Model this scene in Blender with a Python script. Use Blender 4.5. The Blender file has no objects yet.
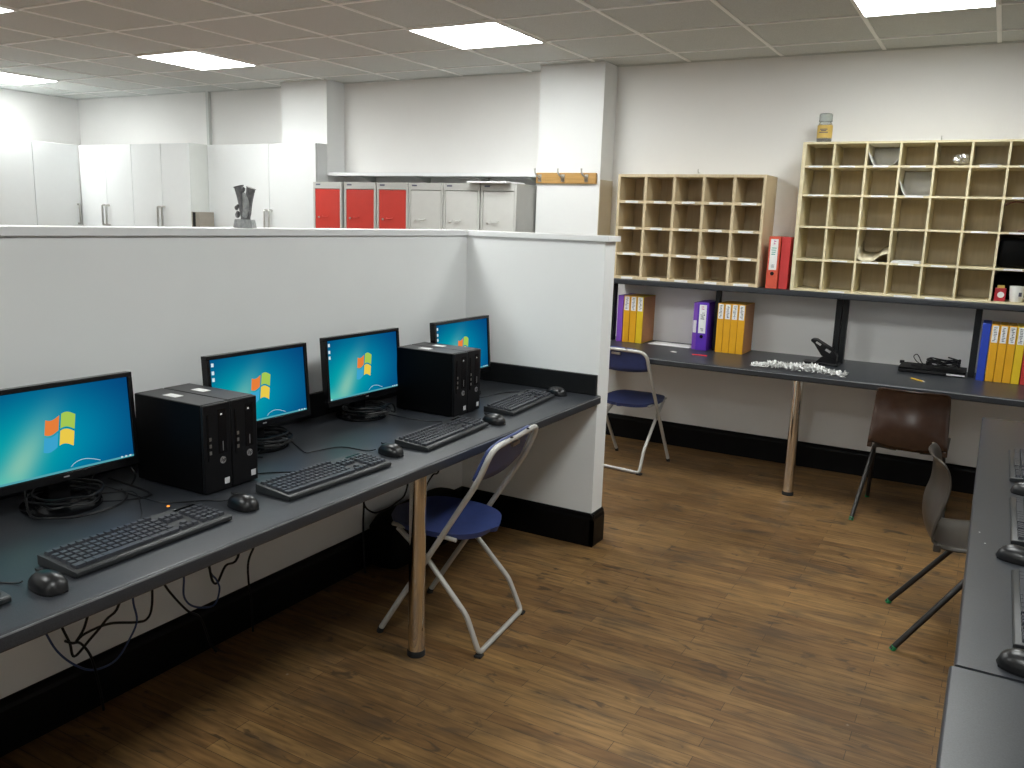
import bpy, math, random
from mathutils import Vector, Matrix
random.seed(7)
C = bpy.context.scene.collection
SC = bpy.context.scene
PI = math.pi
R = math.radians

# ---------------------------------------------------------------- camera
f_px, yaw, pitch, roll = 851.88, R(29.3301), R(-10.9553), R(1.8745)
CAM = Vector((0, 0, 1.5585))
Fw = Vector((-math.sin(yaw)*math.cos(pitch), math.cos(yaw)*math.cos(pitch), math.sin(pitch)))
Rt = Vector((math.cos(yaw), math.sin(yaw), 0)); Up = Rt.cross(Fw)
Rt, Up = Rt*math.cos(roll)+Up*math.sin(roll), -Rt*math.sin(roll)+Up*math.cos(roll)
cd = bpy.data.cameras.new('camera'); cam = bpy.data.objects.new('camera', cd); C.objects.link(cam)
cd.sensor_fit = 'HORIZONTAL'; cd.sensor_width = 36; cd.lens = f_px/1024*36; cd.clip_start = .02
m = Matrix((Rt, Up, -Fw)).transposed().to_4x4(); m.translation = CAM; cam.matrix_world = m
SC.camera = cam
# ---------------------------------------------------------------- world, exposure
w = bpy.data.worlds.new('world'); SC.world = w; w.use_nodes = True
w.node_tree.nodes['Background'].inputs[0].default_value = (.8, .85, .9, 1)
w.node_tree.nodes['Background'].inputs[1].default_value = .05
SC.view_settings.view_transform = 'Standard'; SC.view_settings.look = 'None'
SC.view_settings.gamma = 1; SC.view_settings.use_curve_mapping = False
SC.view_settings.exposure = 0.0
LAMP = 26.5        # strength of the ceiling panels' diffusers
SCREEN = .85      # strength of the monitors' screens

# ---------------------------------------------------------------- helpers
class MB:
    """collects shapes for ONE mesh object"""
    def __init__(s): s.v = []; s.f = []; s.m = []; s.mi = 0
    def quad(s, *p):
        n = len(s.v); s.v += [tuple(q) for q in p]; s.f.append(tuple(range(n, n+len(p)))); s.m.append(s.mi); return s
    def box(s, x0, x1, y0, y1, z0, z1, M=None):
        n = len(s.v)
        P = [(x, y, z) for z in (z0, z1) for y in (y0, y1) for x in (x0, x1)]
        if M is not None: P = [tuple(M @ Vector(p)) for p in P]
        s.v += P
        for q in ((0,2,3,1), (4,5,7,6), (0,1,5,4), (2,6,7,3), (0,4,6,2), (1,3,7,5)):
            s.f.append(tuple(n+i for i in q)); s.m.append(s.mi)
        return s
    def tube(s, pts, r, seg=8, closed=False, caps=True, flat=1.0):
        pts = [Vector(p) for p in pts]; N = len(pts); n = len(s.v)
        rs = r if isinstance(r, (list, tuple)) else [r]*N
        t0 = (pts[1]-pts[0]).normalized()
        a = t0.orthogonal().normalized()
        for i, p in enumerate(pts):
            if closed: t = (pts[(i+1) % N]-pts[i-1]).normalized()
            else:
                t = (pts[min(i+1, N-1)]-pts[max(i-1, 0)]).normalized()
            a = (a-t*a.dot(t)); a = a.normalized() if a.length > 1e-6 else t.orthogonal().normalized()
            b = t.cross(a)
            for k in range(seg):
                an = 2*PI*k/seg; s.v.append(tuple(p+(a*math.cos(an)+b*math.sin(an)*flat)*rs[i]))
        for i in range(N if closed else N-1):
            j = (i+1) % N
            for k in range(seg):
                l = (k+1) % seg
                s.f.append((n+i*seg+k, n+i*seg+l, n+j*seg+l, n+j*seg+k)); s.m.append(s.mi)
        if not closed and caps:
            s.f.append(tuple(n+k for k in range(seg))[::-1]); s.m.append(s.mi)
            s.f.append(tuple(n+(N-1)*seg+k for k in range(seg))); s.m.append(s.mi)
        return s
    def lathe(s, prof, seg=32, cx=0, cy=0, capb=True, capt=True):
        n = len(s.v)
        for r, z in prof:
            for k in range(seg):
                an = 2*PI*k/seg; s.v.append((cx+r*math.cos(an), cy+r*math.sin(an), z))
        for i in range(len(prof)-1):
            for k in range(seg):
                l = (k+1) % seg
                s.f.append((n+i*seg+k, n+i*seg+l, n+(i+1)*seg+l, n+(i+1)*seg+k)); s.m.append(s.mi)
        if capb: s.f.append(tuple(n+k for k in range(seg))[::-1]); s.m.append(s.mi)
        if capt: s.f.append(tuple(n+(len(prof)-1)*seg+k for k in range(seg))); s.m.append(s.mi)
        return s
    def prism(s, poly, z0, z1, M=None):
        """poly (x,y) counter-clockwise, extruded z0..z1"""
        n = len(s.v); N = len(poly)
        P = [(x, y, z0) for x, y in poly]+[(x, y, z1) for x, y in poly]
        if M is not None: P = [tuple(M @ Vector(p)) for p in P]
        s.v += P
        s.f.append(tuple(n+i for i in range(N))[::-1]); s.m.append(s.mi)
        s.f.append(tuple(n+N+i for i in range(N))); s.m.append(s.mi)
        for i in range(N):
            j = (i+1) % N; s.f.append((n+i, n+j, n+N+j, n+N+i)); s.m.append(s.mi)
        return s
    def grid(s, P):
        """P rows of points"""
        n = len(s.v); a = len(P); b = len(P[0])
        for row in P: s.v += [tuple(q) for q in row]
        for i in range(a-1):
            for j in range(b-1):
                s.f.append((n+i*b+j, n+i*b+j+1, n+(i+1)*b+j+1, n+(i+1)*b+j)); s.m.append(s.mi)
        return s

def smooth_path(pts, k=6, closed=False):
    P = [Vector(p) for p in pts]; out = []
    N = len(P)
    for i in range(N if closed else N-1):
        if closed: p0, p1, p2, p3 = P[i-1], P[i], P[(i+1) % N], P[(i+2) % N]
        else: p0, p1, p2, p3 = P[max(i-1, 0)], P[i], P[i+1], P[min(i+2, N-1)]
        for j in range(k):
            t = j/k
            out.append(.5*((2*p1)+(-p0+p2)*t+(2*p0-5*p1+4*p2-p3)*t*t+(-p0+3*p1-3*p2+p3)*t**3))
    if not closed: out.append(P[-1])
    return out

def round_path(pts, r, k=5):
    """polyline whose inner corners are filleted"""
    P = [Vector(p) for p in pts]; out = [P[0]]
    for i in range(1, len(P)-1):
        a = (P[i-1]-P[i]); b = (P[i+1]-P[i]); d = min(r, a.length*.49, b.length*.49)
        A = P[i]+a.normalized()*d; B = P[i]+b.normalized()*d
        for j in range(k+1):
            t = j/k; out.append(A*(1-t)**2+P[i]*2*t*(1-t)+B*t*t)
    out.append(P[-1]); return out

def obj(name, mb, mat, parent=None, bevel=0, smooth=False, label=None, loc=None, rz=None, solid=0, sub=0):
    me = bpy.data.meshes.new(name); me.from_pydata(mb.v, [], mb.f)
    mats = mat if isinstance(mat, (list, tuple)) else [mat]
    for q in mats: me.materials.append(q)
    if len(mats) > 1: me.polygons.foreach_set('material_index', mb.m)
    if smooth or bevel:
        me.shade_smooth(); me.set_sharp_from_angle(angle=R(40))
    me.update()
    o = bpy.data.objects.new(name, me); C.objects.link(o)
    if parent: o.parent = parent
    if loc is not None: o.location = loc
    if rz is not None: o.rotation_euler.z = rz
    if solid:
        q = o.modifiers.new('solid', 'SOLIDIFY'); q.thickness = solid; q.offset = 0
    if sub:
        q = o.modifiers.new('sub', 'SUBSURF'); q.levels = sub; q.render_levels = sub
    if bevel:
        q = o.modifiers.new('bevel', 'BEVEL'); q.width = bevel; q.segments = 2; q.limit_method = 'ANGLE'
    if label: o['label'] = label
    return o
def tag(o, label, cat, group=None, kind=None):
    o['label'] = label; o['category'] = cat
    if group: o['group'] = group
    if kind: o['kind'] = kind
    return o
def thing(name, label, cat, loc=(0,0,0), rz=0, group=None):
    o = bpy.data.objects.new(name, None); C.objects.link(o); o.empty_display_size = .05
    o.location = loc; o.rotation_euler = (0, 0, rz)
    return tag(o, label, cat, group)
def struct(name, mb, mat, label, cat='wall', bevel=0):
    return tag(obj(name, mb, mat, bevel=bevel), label, cat, kind='structure')
def copy_tree(o, parent=None):
    c = o.copy(); C.objects.link(c)
    if parent: c.parent = parent
    for ch in o.children: copy_tree(ch, c)
    return c
def dup(root, loc, rz, label, group=None):
    r = copy_tree(root); r.location = loc; r.rotation_euler = (0, 0, rz); r['label'] = label
    if group: r['group'] = group
    return r

# ---------------------------------------------------------------- materials
def mat(name, col, rough=.6, metal=0, noise=0, nscale=20, bump=0, bscale=200, spec=.5, stretch=None, col2=None, trans=0, coat=0):
    M = bpy.data.materials.new(name); M.use_nodes = True; nt = M.node_tree; N = nt.nodes; L = nt.links
    b = N['Principled BSDF']
    b.inputs['Base Color'].default_value = (*col, 1); b.inputs['Roughness'].default_value = rough
    b.inputs['Metallic'].default_value = metal; b.inputs['Specular IOR Level'].default_value = spec
    b.inputs['Transmission Weight'].default_value = trans; b.inputs['Coat Weight'].default_value = coat
    tc = N.new('ShaderNodeTexCoord'); mp = N.new('ShaderNodeMapping'); L.new(tc.outputs['Object'], mp.inputs[0])
    if stretch: mp.inputs['Scale'].default_value = stretch
    c2 = col2 if col2 else tuple(min(1, x*(1+noise)) for x in col)
    c1 = col if col2 else tuple(x*(1-noise) for x in col)
    nz = N.new('ShaderNodeTexNoise'); nz.inputs['Scale'].default_value = nscale; nz.inputs['Detail'].default_value = 5
    L.new(mp.outputs[0], nz.inputs['Vector'])
    rp = N.new('ShaderNodeValToRGB'); rp.color_ramp.elements[0].position = .3; rp.color_ramp.elements[1].position = .7
    rp.color_ramp.elements[0].color = (*c1, 1); rp.color_ramp.elements[1].color = (*c2, 1)
    L.new(nz.outputs['Fac'], rp.inputs[0]); L.new(rp.outputs[0], b.inputs['Base Color'])
    if bump:
        n2 = N.new('ShaderNodeTexNoise'); n2.inputs['Scale'].default_value = bscale; n2.inputs['Detail'].default_value = 3
        L.new(mp.outputs[0], n2.inputs['Vector'])
        bp = N.new('ShaderNodeBump'); bp.inputs['Strength'].default_value = bump; bp.inputs['Distance'].default_value = .002
        L.new(n2.outputs['Fac'], bp.inputs['Height']); L.new(bp.outputs[0], b.inputs['Normal'])
    return M
def emit(name, col, st):
    M = bpy.data.materials.new(name); M.use_nodes = True; nt = M.node_tree
    nt.nodes.remove(nt.nodes['Principled BSDF']); e = nt.nodes.new('ShaderNodeEmission')
    e.inputs[0].default_value = (*col, 1); e.inputs[1].default_value = st
    nt.links.new(e.outputs[0], nt.nodes['Material Output'].inputs[0]); return M

def floor_mat():
    M = bpy.data.materials.new('floorboards'); M.use_nodes = True; nt = M.node_tree; N = nt.nodes; L = nt.links
    b = N['Principled BSDF']; tc = N.new('ShaderNodeTexCoord')
    br = N.new('ShaderNodeTexBrick'); L.new(tc.outputs['Object'], br.inputs['Vector'])
    br.inputs['Scale'].default_value = 1; br.inputs['Brick Width'].default_value = .62; br.inputs['Row Height'].default_value = .057
    br.inputs['Mortar Size'].default_value = .0010; br.inputs['Bias'].default_value = 0; br.offset = .37
    br.inputs['Color1'].default_value = (.172, .092, .035, 1); br.inputs['Color2'].default_value = (.258, .150, .058, 1)
    br.inputs['Mortar'].default_value = (.06, .036, .018, 1)
    def noise(scale, detail, sc=(1,1,1), dist=0):
        mp = N.new('ShaderNodeMapping'); mp.inputs['Scale'].default_value = sc; L.new(tc.outputs['Object'], mp.inputs[0])
        n = N.new('ShaderNodeTexNoise'); n.inputs['Scale'].default_value = scale; n.inputs['Detail'].default_value = detail
        n.inputs['Distortion'].default_value = dist
        L.new(mp.outputs[0], n.inputs['Vector']); return n
    def ramp(src, a, bb, ca=(0,0,0,1), cb=(1,1,1,1)):
        r = N.new('ShaderNodeValToRGB'); r.color_ramp.elements[0].position = a; r.color_ramp.elements[1].position = bb
        r.color_ramp.elements[0].color = ca; r.color_ramp.elements[1].color = cb; L.new(src, r.inputs[0]); return r
    def mix(mode, fac, A, B):
        x = N.new('ShaderNodeMix'); x.data_type = 'RGBA'; x.blend_type = mode
        if isinstance(fac, float): x.inputs[0].default_value = fac
        else: L.new(fac, x.inputs[0])
        L.new(A, x.inputs[6])
        if isinstance(B, tuple): x.inputs[7].default_value = B
        else: L.new(B, x.inputs[7])
        return x.outputs[2]
    grain = ramp(noise(6, 10, (1, 10, 1), .3).outputs['Fac'], .25, .75, (.50,.48,.46,1), (1.45,1.43,1.38,1))
    c = mix('MULTIPLY', 1.0, br.outputs['Color'], grain.outputs[0])
    big = ramp(noise(1.1, 6).outputs['Fac'], .3, .72, (.50,.49,.48,1), (1.15,1.15,1.12,1))
    c = mix('MULTIPLY', 1.0, c, big.outputs[0])
    # grime: trodden-in patches along the strips
    sm = ramp(noise(4.0, 9, (1, 1.9, 1), .5).outputs['Fac'], .55, .70)
    sm2 = N.new('ShaderNodeMath'); sm2.operation = 'MULTIPLY'; L.new(sm.outputs[0], sm2.inputs[0]); sm2.inputs[1].default_value = .55
    c = mix('MIX', sm2.outputs[0], c, (.045, .034, .024, 1))
    dk_ = ramp(noise(11, 4, (.7, 1.5, 1), .8).outputs['Fac'], .62, .69)
    d2 = N.new('ShaderNodeMath'); d2.operation = 'MULTIPLY'; L.new(dk_.outputs[0], d2.inputs[0]); d2.inputs[1].default_value = .7
    c = mix('MIX', d2.outputs[0], c, (.03, .022, .016, 1))
    # paint specks
    vo = N.new('ShaderNodeTexVoronoi'); vo.inputs['Scale'].default_value = 5.5; L.new(tc.outputs['Object'], vo.inputs['Vector'])
    rs = ramp(vo.outputs['Distance'], .02, .035, (1,1,1,1), (0,0,0,1))
    wn = noise(1.7, 2); r2 = ramp(wn.outputs['Fac'], .5, .55)
    mm = N.new('ShaderNodeMath'); mm.operation = 'MULTIPLY'; L.new(rs.outputs[0], mm.inputs[0]); L.new(r2.outputs[0], mm.inputs[1])
    m3 = N.new('ShaderNodeMath'); m3.operation = 'MULTIPLY'; L.new(mm.outputs[0], m3.inputs[0]); m3.inputs[1].default_value = .45
    c = mix('MIX', m3.outputs[0], c, (.5, .47, .42, 1))
    L.new(c, b.inputs['Base Color'])
    rr = ramp(noise(3, 5).outputs['Fac'], .3, .7, (.42,.42,.42,1), (.62,.62,.62,1)); L.new(rr.outputs[0], b.inputs['Roughness'])
    b.inputs['Specular IOR Level'].default_value = .4
    bp = N.new('ShaderNodeBump'); bp.inputs['Strength'].default_value = .35; bp.inputs['Distance'].default_value = .002
    L.new(br.outputs['Fac'], bp.inputs['Height']); bp.invert = True; L.new(bp.outputs[0], b.inputs['Normal'])
    return M

def ceiling_mat():
    M = bpy.data.materials.new('mineral_tile'); M.use_nodes = True; nt = M.node_tree; N = nt.nodes; L = nt.links
    b = N['Principled BSDF']; tc = N.new('ShaderNodeTexCoord')
    n = N.new('ShaderNodeTexNoise'); n.inputs['Scale'].default_value = 260; n.inputs['Detail'].default_value = 2
    L.new(tc.outputs['Object'], n.inputs['Vector'])
    r = N.new('ShaderNodeValToRGB'); r.color_ramp.elements[0].position = .35; r.color_ramp.elements[1].position = .55
    r.color_ramp.elements[0].color = (.52,.535,.52,1); r.color_ramp.elements[1].color = (.62,.64,.625,1)
    L.new(n.outputs['Fac'], r.inputs[0]); L.new(r.outputs[0], b.inputs['Base Color']); b.inputs['Roughness'].default_value = .9
    bp = N.new('ShaderNodeBump'); bp.inputs['Strength'].default_value = .3; bp.inputs['Distance'].default_value = .002
    L.new(n.outputs['Fac'], bp.inputs['Height']); L.new(bp.outputs[0], b.inputs['Normal'])
    return M

def wood(name, a, b_, sc=(1, 1, 12), rough=.55, s=6):
    return mat(name, a, rough, col2=b_, nscale=s, stretch=sc, bump=.05, bscale=60)

M = dict(
 wall=mat('wall_paint', (.84,.83,.815), .75, noise=.012, nscale=3, bump=.08, bscale=90),
 white=mat('white_paint', (.80,.81,.81), .6, noise=.01, nscale=3, bump=.05, bscale=80),
 partition=mat('partition_paint', (.85,.865,.865), .55, noise=.012, nscale=4, bump=.06, bscale=80),
 cap=mat('cap_white', (.82,.83,.84), .4, noise=.01),
 skirting=mat('black_gloss', (.003,.003,.0035), .4, spec=.15, noise=.2, nscale=8),
 floor=floor_mat(), ceil=ceiling_mat(),
 tbar=mat('tbar_white', (.90,.90,.88), .45, noise=.01),
 desk=mat('desk_laminate', (.030,.033,.039), .34, spec=.42, noise=.28, nscale=420, bump=.05, bscale=300),
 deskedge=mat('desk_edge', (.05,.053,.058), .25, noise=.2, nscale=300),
 edgeglint=mat('edge_glint', (.20,.21,.225), .3, noise=.35, nscale=9),  # pale colour standing in for lamp highlight on worktop edges
 upstand=mat('upstand_black', (.009,.010,.011), .4, spec=.25, noise=.25, nscale=200),
 chrome=mat('chrome', (.80,.76,.70), .07, 1, noise=.02),
 steel=mat('brushed_steel', (.55,.54,.52), .3, 1, noise=.05),
 greytube=mat('grey_tube', (.50,.49,.46), .38, .25, noise=.03),
 blackpl=mat('black_plastic', (.005,.005,.006), .42, spec=.25, noise=.15, nscale=60, bump=.05, bscale=500),
 glossbl=mat('gloss_black', (.005,.005,.006), .2, spec=.3, noise=.1),
 satinbl=mat('satin_black', (.006,.006,.007), .33, noise=.1),
 casebl=mat('case_black', (.002,.002,.0025), .5, noise=.15, nscale=100, spec=.10),
 casetop=mat('case_top', (.022,.022,.024), .4, noise=.15, nscale=100),
 key=mat('key_plastic', (.040,.043,.052), .38, noise=.15, nscale=80),
 kbd=mat('keyboard_case', (.020,.022,.024), .4, noise=.12, nscale=80),
 rubber=mat('rubber', (.01,.01,.01), .8, noise=.1),
 cable=mat('cable_black', (.007,.007,.008), .4, spec=.3, noise=.1),
 cableblue=mat('cable_blue', (.03,.06,.16), .45, noise=.1),
 blue=mat('blue_plastic', (.032,.052,.175), .42, noise=.08, nscale=30),
 brown=mat('brown_plastic', (.040,.020,.013), .22, noise=.12, nscale=30),
 greybrown=mat('greybrown_plastic', (.046,.039,.032), .36, noise=.08, nscale=30),
 darktube=mat('dark_tube', (.028,.026,.024), .35, .4, noise=.1),
 greenfoot=mat('green_foot', (.01,.20,.07), .6, noise=.1),
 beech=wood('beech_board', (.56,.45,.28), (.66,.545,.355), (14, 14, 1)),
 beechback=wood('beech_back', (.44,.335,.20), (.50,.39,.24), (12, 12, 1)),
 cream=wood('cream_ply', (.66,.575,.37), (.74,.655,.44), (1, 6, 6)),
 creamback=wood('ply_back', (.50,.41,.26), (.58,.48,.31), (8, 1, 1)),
 oak=wood('oak_board', (.42,.23,.06), (.55,.32,.10), (1, 12, 12)),
 paper=mat('paper', (.80,.80,.79), .8, noise=.02),
 ink=mat('ink', (.08,.08,.12), .7, noise=.1),
 inkgreen=mat('ink_green', (.05,.35,.28), .7, noise=.1),
 inkpink=mat('ink_pink', (.55,.12,.30), .7, noise=.1),
 yellow=mat('file_yellow', (.72,.36,.010), .42, noise=.04, nscale=12),
 yellow2=mat('file_yellow_bright', (.74,.50,.015), .42, noise=.04, nscale=12),
 orangeside=mat('file_side_orange', (.46,.19,.055), .45, noise=.06, nscale=10),
 purple=mat('file_purple', (.10,.025,.42), .4, noise=.05),
 violet=mat('file_violet', (.20,.065,.46), .42, noise=.05),
 fblue=mat('file_blue', (.015,.05,.42), .4, noise=.05),
 red=mat('file_red', (.52,.035,.035), .45, noise=.05),
 redor=mat('file_red_orange', (.62,.085,.045), .45, noise=.05),
 redmetal=mat('locker_red', (.50,.030,.018), .45, noise=.03),
 greymetal=mat('locker_grey', (.44,.44,.42), .5, noise=.02),
 lightgrey=mat('locker_door_grey', (.52,.52,.50), .5, noise=.02),
 cabinet=mat('cabinet_white', (.70,.72,.725), .4, spec=.3, noise=.006),
 cabside=mat('cabinet_side', (.60,.62,.60), .5, noise=.01),
 pewter=mat('pewter', (.17,.17,.175), .5, .3, noise=.35, nscale=60, bump=.6, bscale=90),
 stone=mat('cast_stone', (.33,.34,.34), .7, noise=.2, nscale=80, bump=.5, bscale=120),
 glass=mat('jar_glass', (.85,.9,.88), .06, noise=0, trans=.85),
 coffee=mat('jar_contents', (.07,.03,.012), .8, noise=.4, nscale=90),
 gold=mat('jar_label_gold', (.62,.42,.10), .5, noise=.1),
 ceramic=mat('mug_white', (.82,.82,.80), .22, noise=.01),
 tin=mat('tin_red', (.40,.02,.03), .35, noise=.08),
 silver=mat('silver_badge', (.62,.62,.64), .3, .8, noise=.02),
 foil=mat('foil', (.60,.60,.60), .25, .9, noise=.1, nscale=50, bump=.8, bscale=60),
 tape=mat('plastic_sleeve', (.60,.60,.62), .25, noise=.05),
 pencil=mat('pencil_yellow', (.70,.45,.04), .5, noise=.05),
 redpen=mat('red_plastic', (.60,.02,.03), .4, noise=.05),
 orange_led=emit('orange_led', (1,.35,.05), 1.5),
 bag=mat('bag_black', (.002,.002,.002), .8, spec=.1, noise=.2, nscale=40, bump=.3, bscale=60),
 lamp=emit('lamp_diffuser', (.97,1,.975), LAMP),
)
def grime(name, base, dirt):
    return mat(name, base, .75, col2=dirt, nscale=2)

# ---------------------------------------------------------------- measured places (metres)
H = 2.6204; D = 5.7605; YC = 5.5444
GX0, GY0 = -4.3561, 4.2273
XP, YR, XE = -2.3308, 3.6434, -1.5806
ZD, ZF = .753, .742
WL, WR, WB = -8.45, 2.6, -3.0

# ================================================================ SETTING
struct('floor', MB().box(WL-.1, WR+.1, WB-.1, D+.1, -.1, 0), M['floor'], 'worn brown narrow-board wooden floor', 'floor')
struct('ceiling', MB().box(WL-.1, WR+.1, WB-.1, D+.1, H+.004, H+.1), M['ceil'], 'suspended ceiling of grey square tiles', 'ceiling')
mb = MB()
i = -20
while GX0+.6*i < WR:
    x = GX0+.6*i
    if x > WL: mb.box(x-.011, x+.011, WB, D, H-.001, H+.006)
    i += 1
i = -20
while GY0+.6*i < D:
    y = GY0+.6*i
    if y > WB: mb.box(WL, WR, y-.009, y+.009, H-.002, H+.005)
    i += 1
struct('trim_1', mb, M['tbar'], 'white grid bars of the suspended ceiling', 'ceiling grid')
struct('wall_far', MB().box(WL-.1, WR+.1, D, D+.1, 0, H), M['wall'], 'off-white far wall behind lockers and pigeonholes')
struct('wall_left', MB().box(WL-.1, WL, WB, D, 0, H), M['wall'], 'off-white wall at the far left above the cupboards')
struct('wall_right', MB().box(WR, WR+.1, WB, D, 0, H), M['wall'], 'off-white wall out of view on the right')
struct('wall_back', MB().box(WL, WR, WB-.1, WB, 0, H), M['wall'], 'off-white wall behind the camera')
struct('wall_pillar', MB().box(-2.9635, -2.473, YC, D, 0, H), M['white'], 'white square pillar carrying the coat hook rail')
struct('wall_pillar_left', MB().box(-5.4341, -4.934, YC, D, 0, H), M['white'], 'white pillar behind the tall cupboard')
struct('wall_far_left', MB().box(WL, -6.56, D-.03, D, 0, H), M['wall'], 'wall panel above the row of white cupboards')
struct('trim_2', MB().box(-6.56, -6.53, D-.035, D, 0, H), M['cabside'], 'thin grey vertical strip on the far wall', 'trim')
struct('trim_6', MB().box(-2.473, -2.469, YC+.001, D, .166, 1.845), mat('old_paint', (.60,.53,.41), .7, noise=.04, nscale=4), 'older beige-painted lower part of the pillar side', 'wall')
# perimeter angle at the ceiling edge
mb = MB()
for (x0, x1, y) in ((-6.53, -5.4341, D), (-4.934, -2.9635, D), (-2.473, WR, D), (WL, -6.56, D-.03), (-2.9635, -2.473, YC), (-5.4341, -4.934, YC)):
    mb.box(x0, x1, y-.018, y, H-.004, H+.004)
struct('trim_3', mb, M['cabside'], 'thin grey edge strip where the ceiling meets the walls', 'trim')
# partition: long low wall + short return
TH = .12
struct('wall_partition', MB().box(XP-TH, XP, -2.4, YR+TH, 0, 1.470), M['partition'], 'long white low partition behind the computer desk')
struct('wall_return', MB().box(XP, XE, YR, YR+TH, 0, 1.470), M['partition'], 'short white end of the low partition beyond the desk')
struct('trim_4', MB().box(XP-TH-.012, XP+.012, -2.4, YR-.012, 1.470, 1.496), M['cap'], 'white board capping the long partition', 'trim', bevel=.002)
struct('trim_5', MB().box(XP-TH-.012, XE+.020, YR-.012, YR+TH+.012, 1.470, 1.496), M['cap'], 'white board capping the short partition end', 'trim', bevel=.002)
def skirt(name, x0, y0, x1, y1, nx, ny, label, h=.165):
    """skirting along a line with outward normal (nx,ny)"""
    mb = MB(); t = .018
    a = Vector((x0, y0, 0)); b = Vector((x1, y1, 0)); n = Vector((nx, ny, 0))
    prof = [(0, 0), (t, 0), (t, h-.03), (t*.75, h-.018), (t*.75, h-.008), (t*.35, h), (0, h)]
    rows = [[p+n*u+Vector((0, 0, z)) for (u, z) in prof] for p in (a, b)]
    mb.grid(rows); mb.quad(*rows[0]); mb.quad(*rows[1][::-1])
    return struct(name, mb, M['skirting'], label, 'skirting')
skirt('baseboard_far', -2.473, D, WR, D, 0, -1, 'tall black skirting board along the far wall', .165)
skirt('baseboard_partition', XP, -2.4, XP, YR, 1, 0, 'tall black skirting board under the computer desk')
skirt('baseboard_return', XP, YR, XE+.018, YR, 0, -1, 'tall black skirting board at the foot of the partition end')
skirt('baseboard_end', XE, YR-.018, XE, YR+TH, 1, 0, 'black skirting board wrapped round the end of the partition')
skirt('baseboard_pillar', -2.473, YC, -2.473, D, 1, 0, 'black skirting board on the side of the pillar')
skirt('baseboard_behind', XP-TH, YR+TH, XE, YR+TH, 0, 1, 'black skirting board on the hidden side of the partition end')

# ================================================================ CEILING LIGHTS
def ceiling_light(ix, iy, label, first=None):
    x = GX0+.6*ix; y = GY0+.6*iy
    if first: return dup(first, (x, y, H-.006), 0, label)
    t = thing('ceiling_light', label, 'ceiling light', (x, y, H-.006), 0, 'square ceiling panel lights')
    mb = MB()
    for a in ((.0, .6, 0, .014), (0, .6, .586, .6), (0, .014, .014, .586), (.586, .6, .014, .586)): mb.box(a[0], a[1], a[2], a[3], -.003, .004)
    obj('frame', mb, M['tbar'], t)
    obj('diffuser', MB().box(.014, .586, .014, .586, -.002, .003), M['lamp'], t)
    return t
L0 = ceiling_light(2, 0, 'bright square ceiling light near the lockers, in front of the hook-rail pillar')
ceiling_light(-2, 0, 'bright square ceiling light above the white cupboards and the figurine', L0)
ceiling_light(-6, 0, 'bright square ceiling light cut off by the left edge of the view', L0)
ceiling_light(6, 0, 'bright square ceiling light above the large pigeonholes', L0)
ceiling_light(-2, -3, 'bright sliver of a square ceiling light in the top left corner', L0)
for n_, (ix, iy) in enumerate(((2, -3), (6, -3), (-6, -3), (2, -7), (6, -7), (6, -11))):  # unseen panels: nearer row continues the grid, rearward ones added as fill light
    ceiling_light(ix, iy, 'unseen square ceiling panel light added to the overhead rows outside the view', L0)

# ================================================================ WORKTOPS
def table_leg(parent, x, y, top):
    mb = MB().lathe([(.030, .02), (.030, top)], 24, x, y)
    l = obj('leg', mb, M['chrome'], parent, smooth=True, label='round chrome leg')
    obj('foot', MB().lathe([(.033, 0), (.033, .016), (.0305, .022)], 24, x, y), M['rubber'], l, smooth=True)
    return l
def worktop(y0, y1, x0, x1, z, th, edge, rnd=.012):
    """slab along y with rounded long edge at x1 (edge=+1) or x0 (edge=-1)"""
    prof = []
    for k in range(9):
        a = -PI/2+PI*k/8; prof.append((-rnd+rnd*math.cos(a), (-th/2+(th/2-rnd)*(1 if k >= 4 else -1))+rnd*math.sin(a)))
    return prof
def slab(A, B, n, depth, z, th=.040, rnd=.007):
    """rounded-front slab: front edge from A to B (xy), n = unit vector pointing outward; depth inwards"""
    A = Vector((*A, 0)); B = Vector((*B, 0)); n = Vector((*n, 0)); prof = []
    for k in range(6): a = PI/2*k/5; prof.append((-rnd+rnd*math.sin(a), z-rnd+rnd*math.cos(a)))
    for k in range(6): a = PI/2*k/5; prof.append((-rnd+rnd*math.cos(a), z-th+rnd-rnd*math.sin(a)))
    prof = [(-depth, z)]+prof+[(-depth, z-th)]
    rows = [[p+n*u+Vector((0, 0, zz)) for (u, zz) in prof] for p in (A, B)]
    mb = MB().grid(rows); mb.quad(*[rows[0][0], rows[0][-1], rows[1][-1], rows[1][0]]); mb.quad(*rows[0][::-1]); mb.quad(*rows[1])
    return mb
# --- long desk against the partition
dk = thing('computer_desk', 'long dark grey worktop against the white partition, carrying monitors and keyboards', 'desk', (0,0,0))
obj('worktop', slab((-1.563, -1.4), (-1.563, YR-.001), (1, 0), .766, ZD), M['desk'], dk, smooth=True)
obj('edge_highlight', MB().box(-1.5655, -1.5622, -1.39, YR-.004, ZD-.0075, ZD-.0035), M['edgeglint'], dk, label='thin pale painted highlight along the front edge')  # highlight along the worktop edge, painted as a pale strip
table_leg(dk, -1.668, 2.325, ZD-.04); table_leg(dk, -1.668, .45, ZD-.04); table_leg(dk, -1.668, -1.2, ZD-.04)
obj('upstand', MB().box(XP+.001, XP+.02, -1.4, YR-.021, ZD, .850), M['upstand'], dk, bevel=.003, label='black upstand along the long partition')
obj('upstand', MB().box(XP+.001, -1.583, YR-.020, YR-.001, ZD, .850), M['upstand'], dk, bevel=.003, label='black upstand on the partition end')
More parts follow.
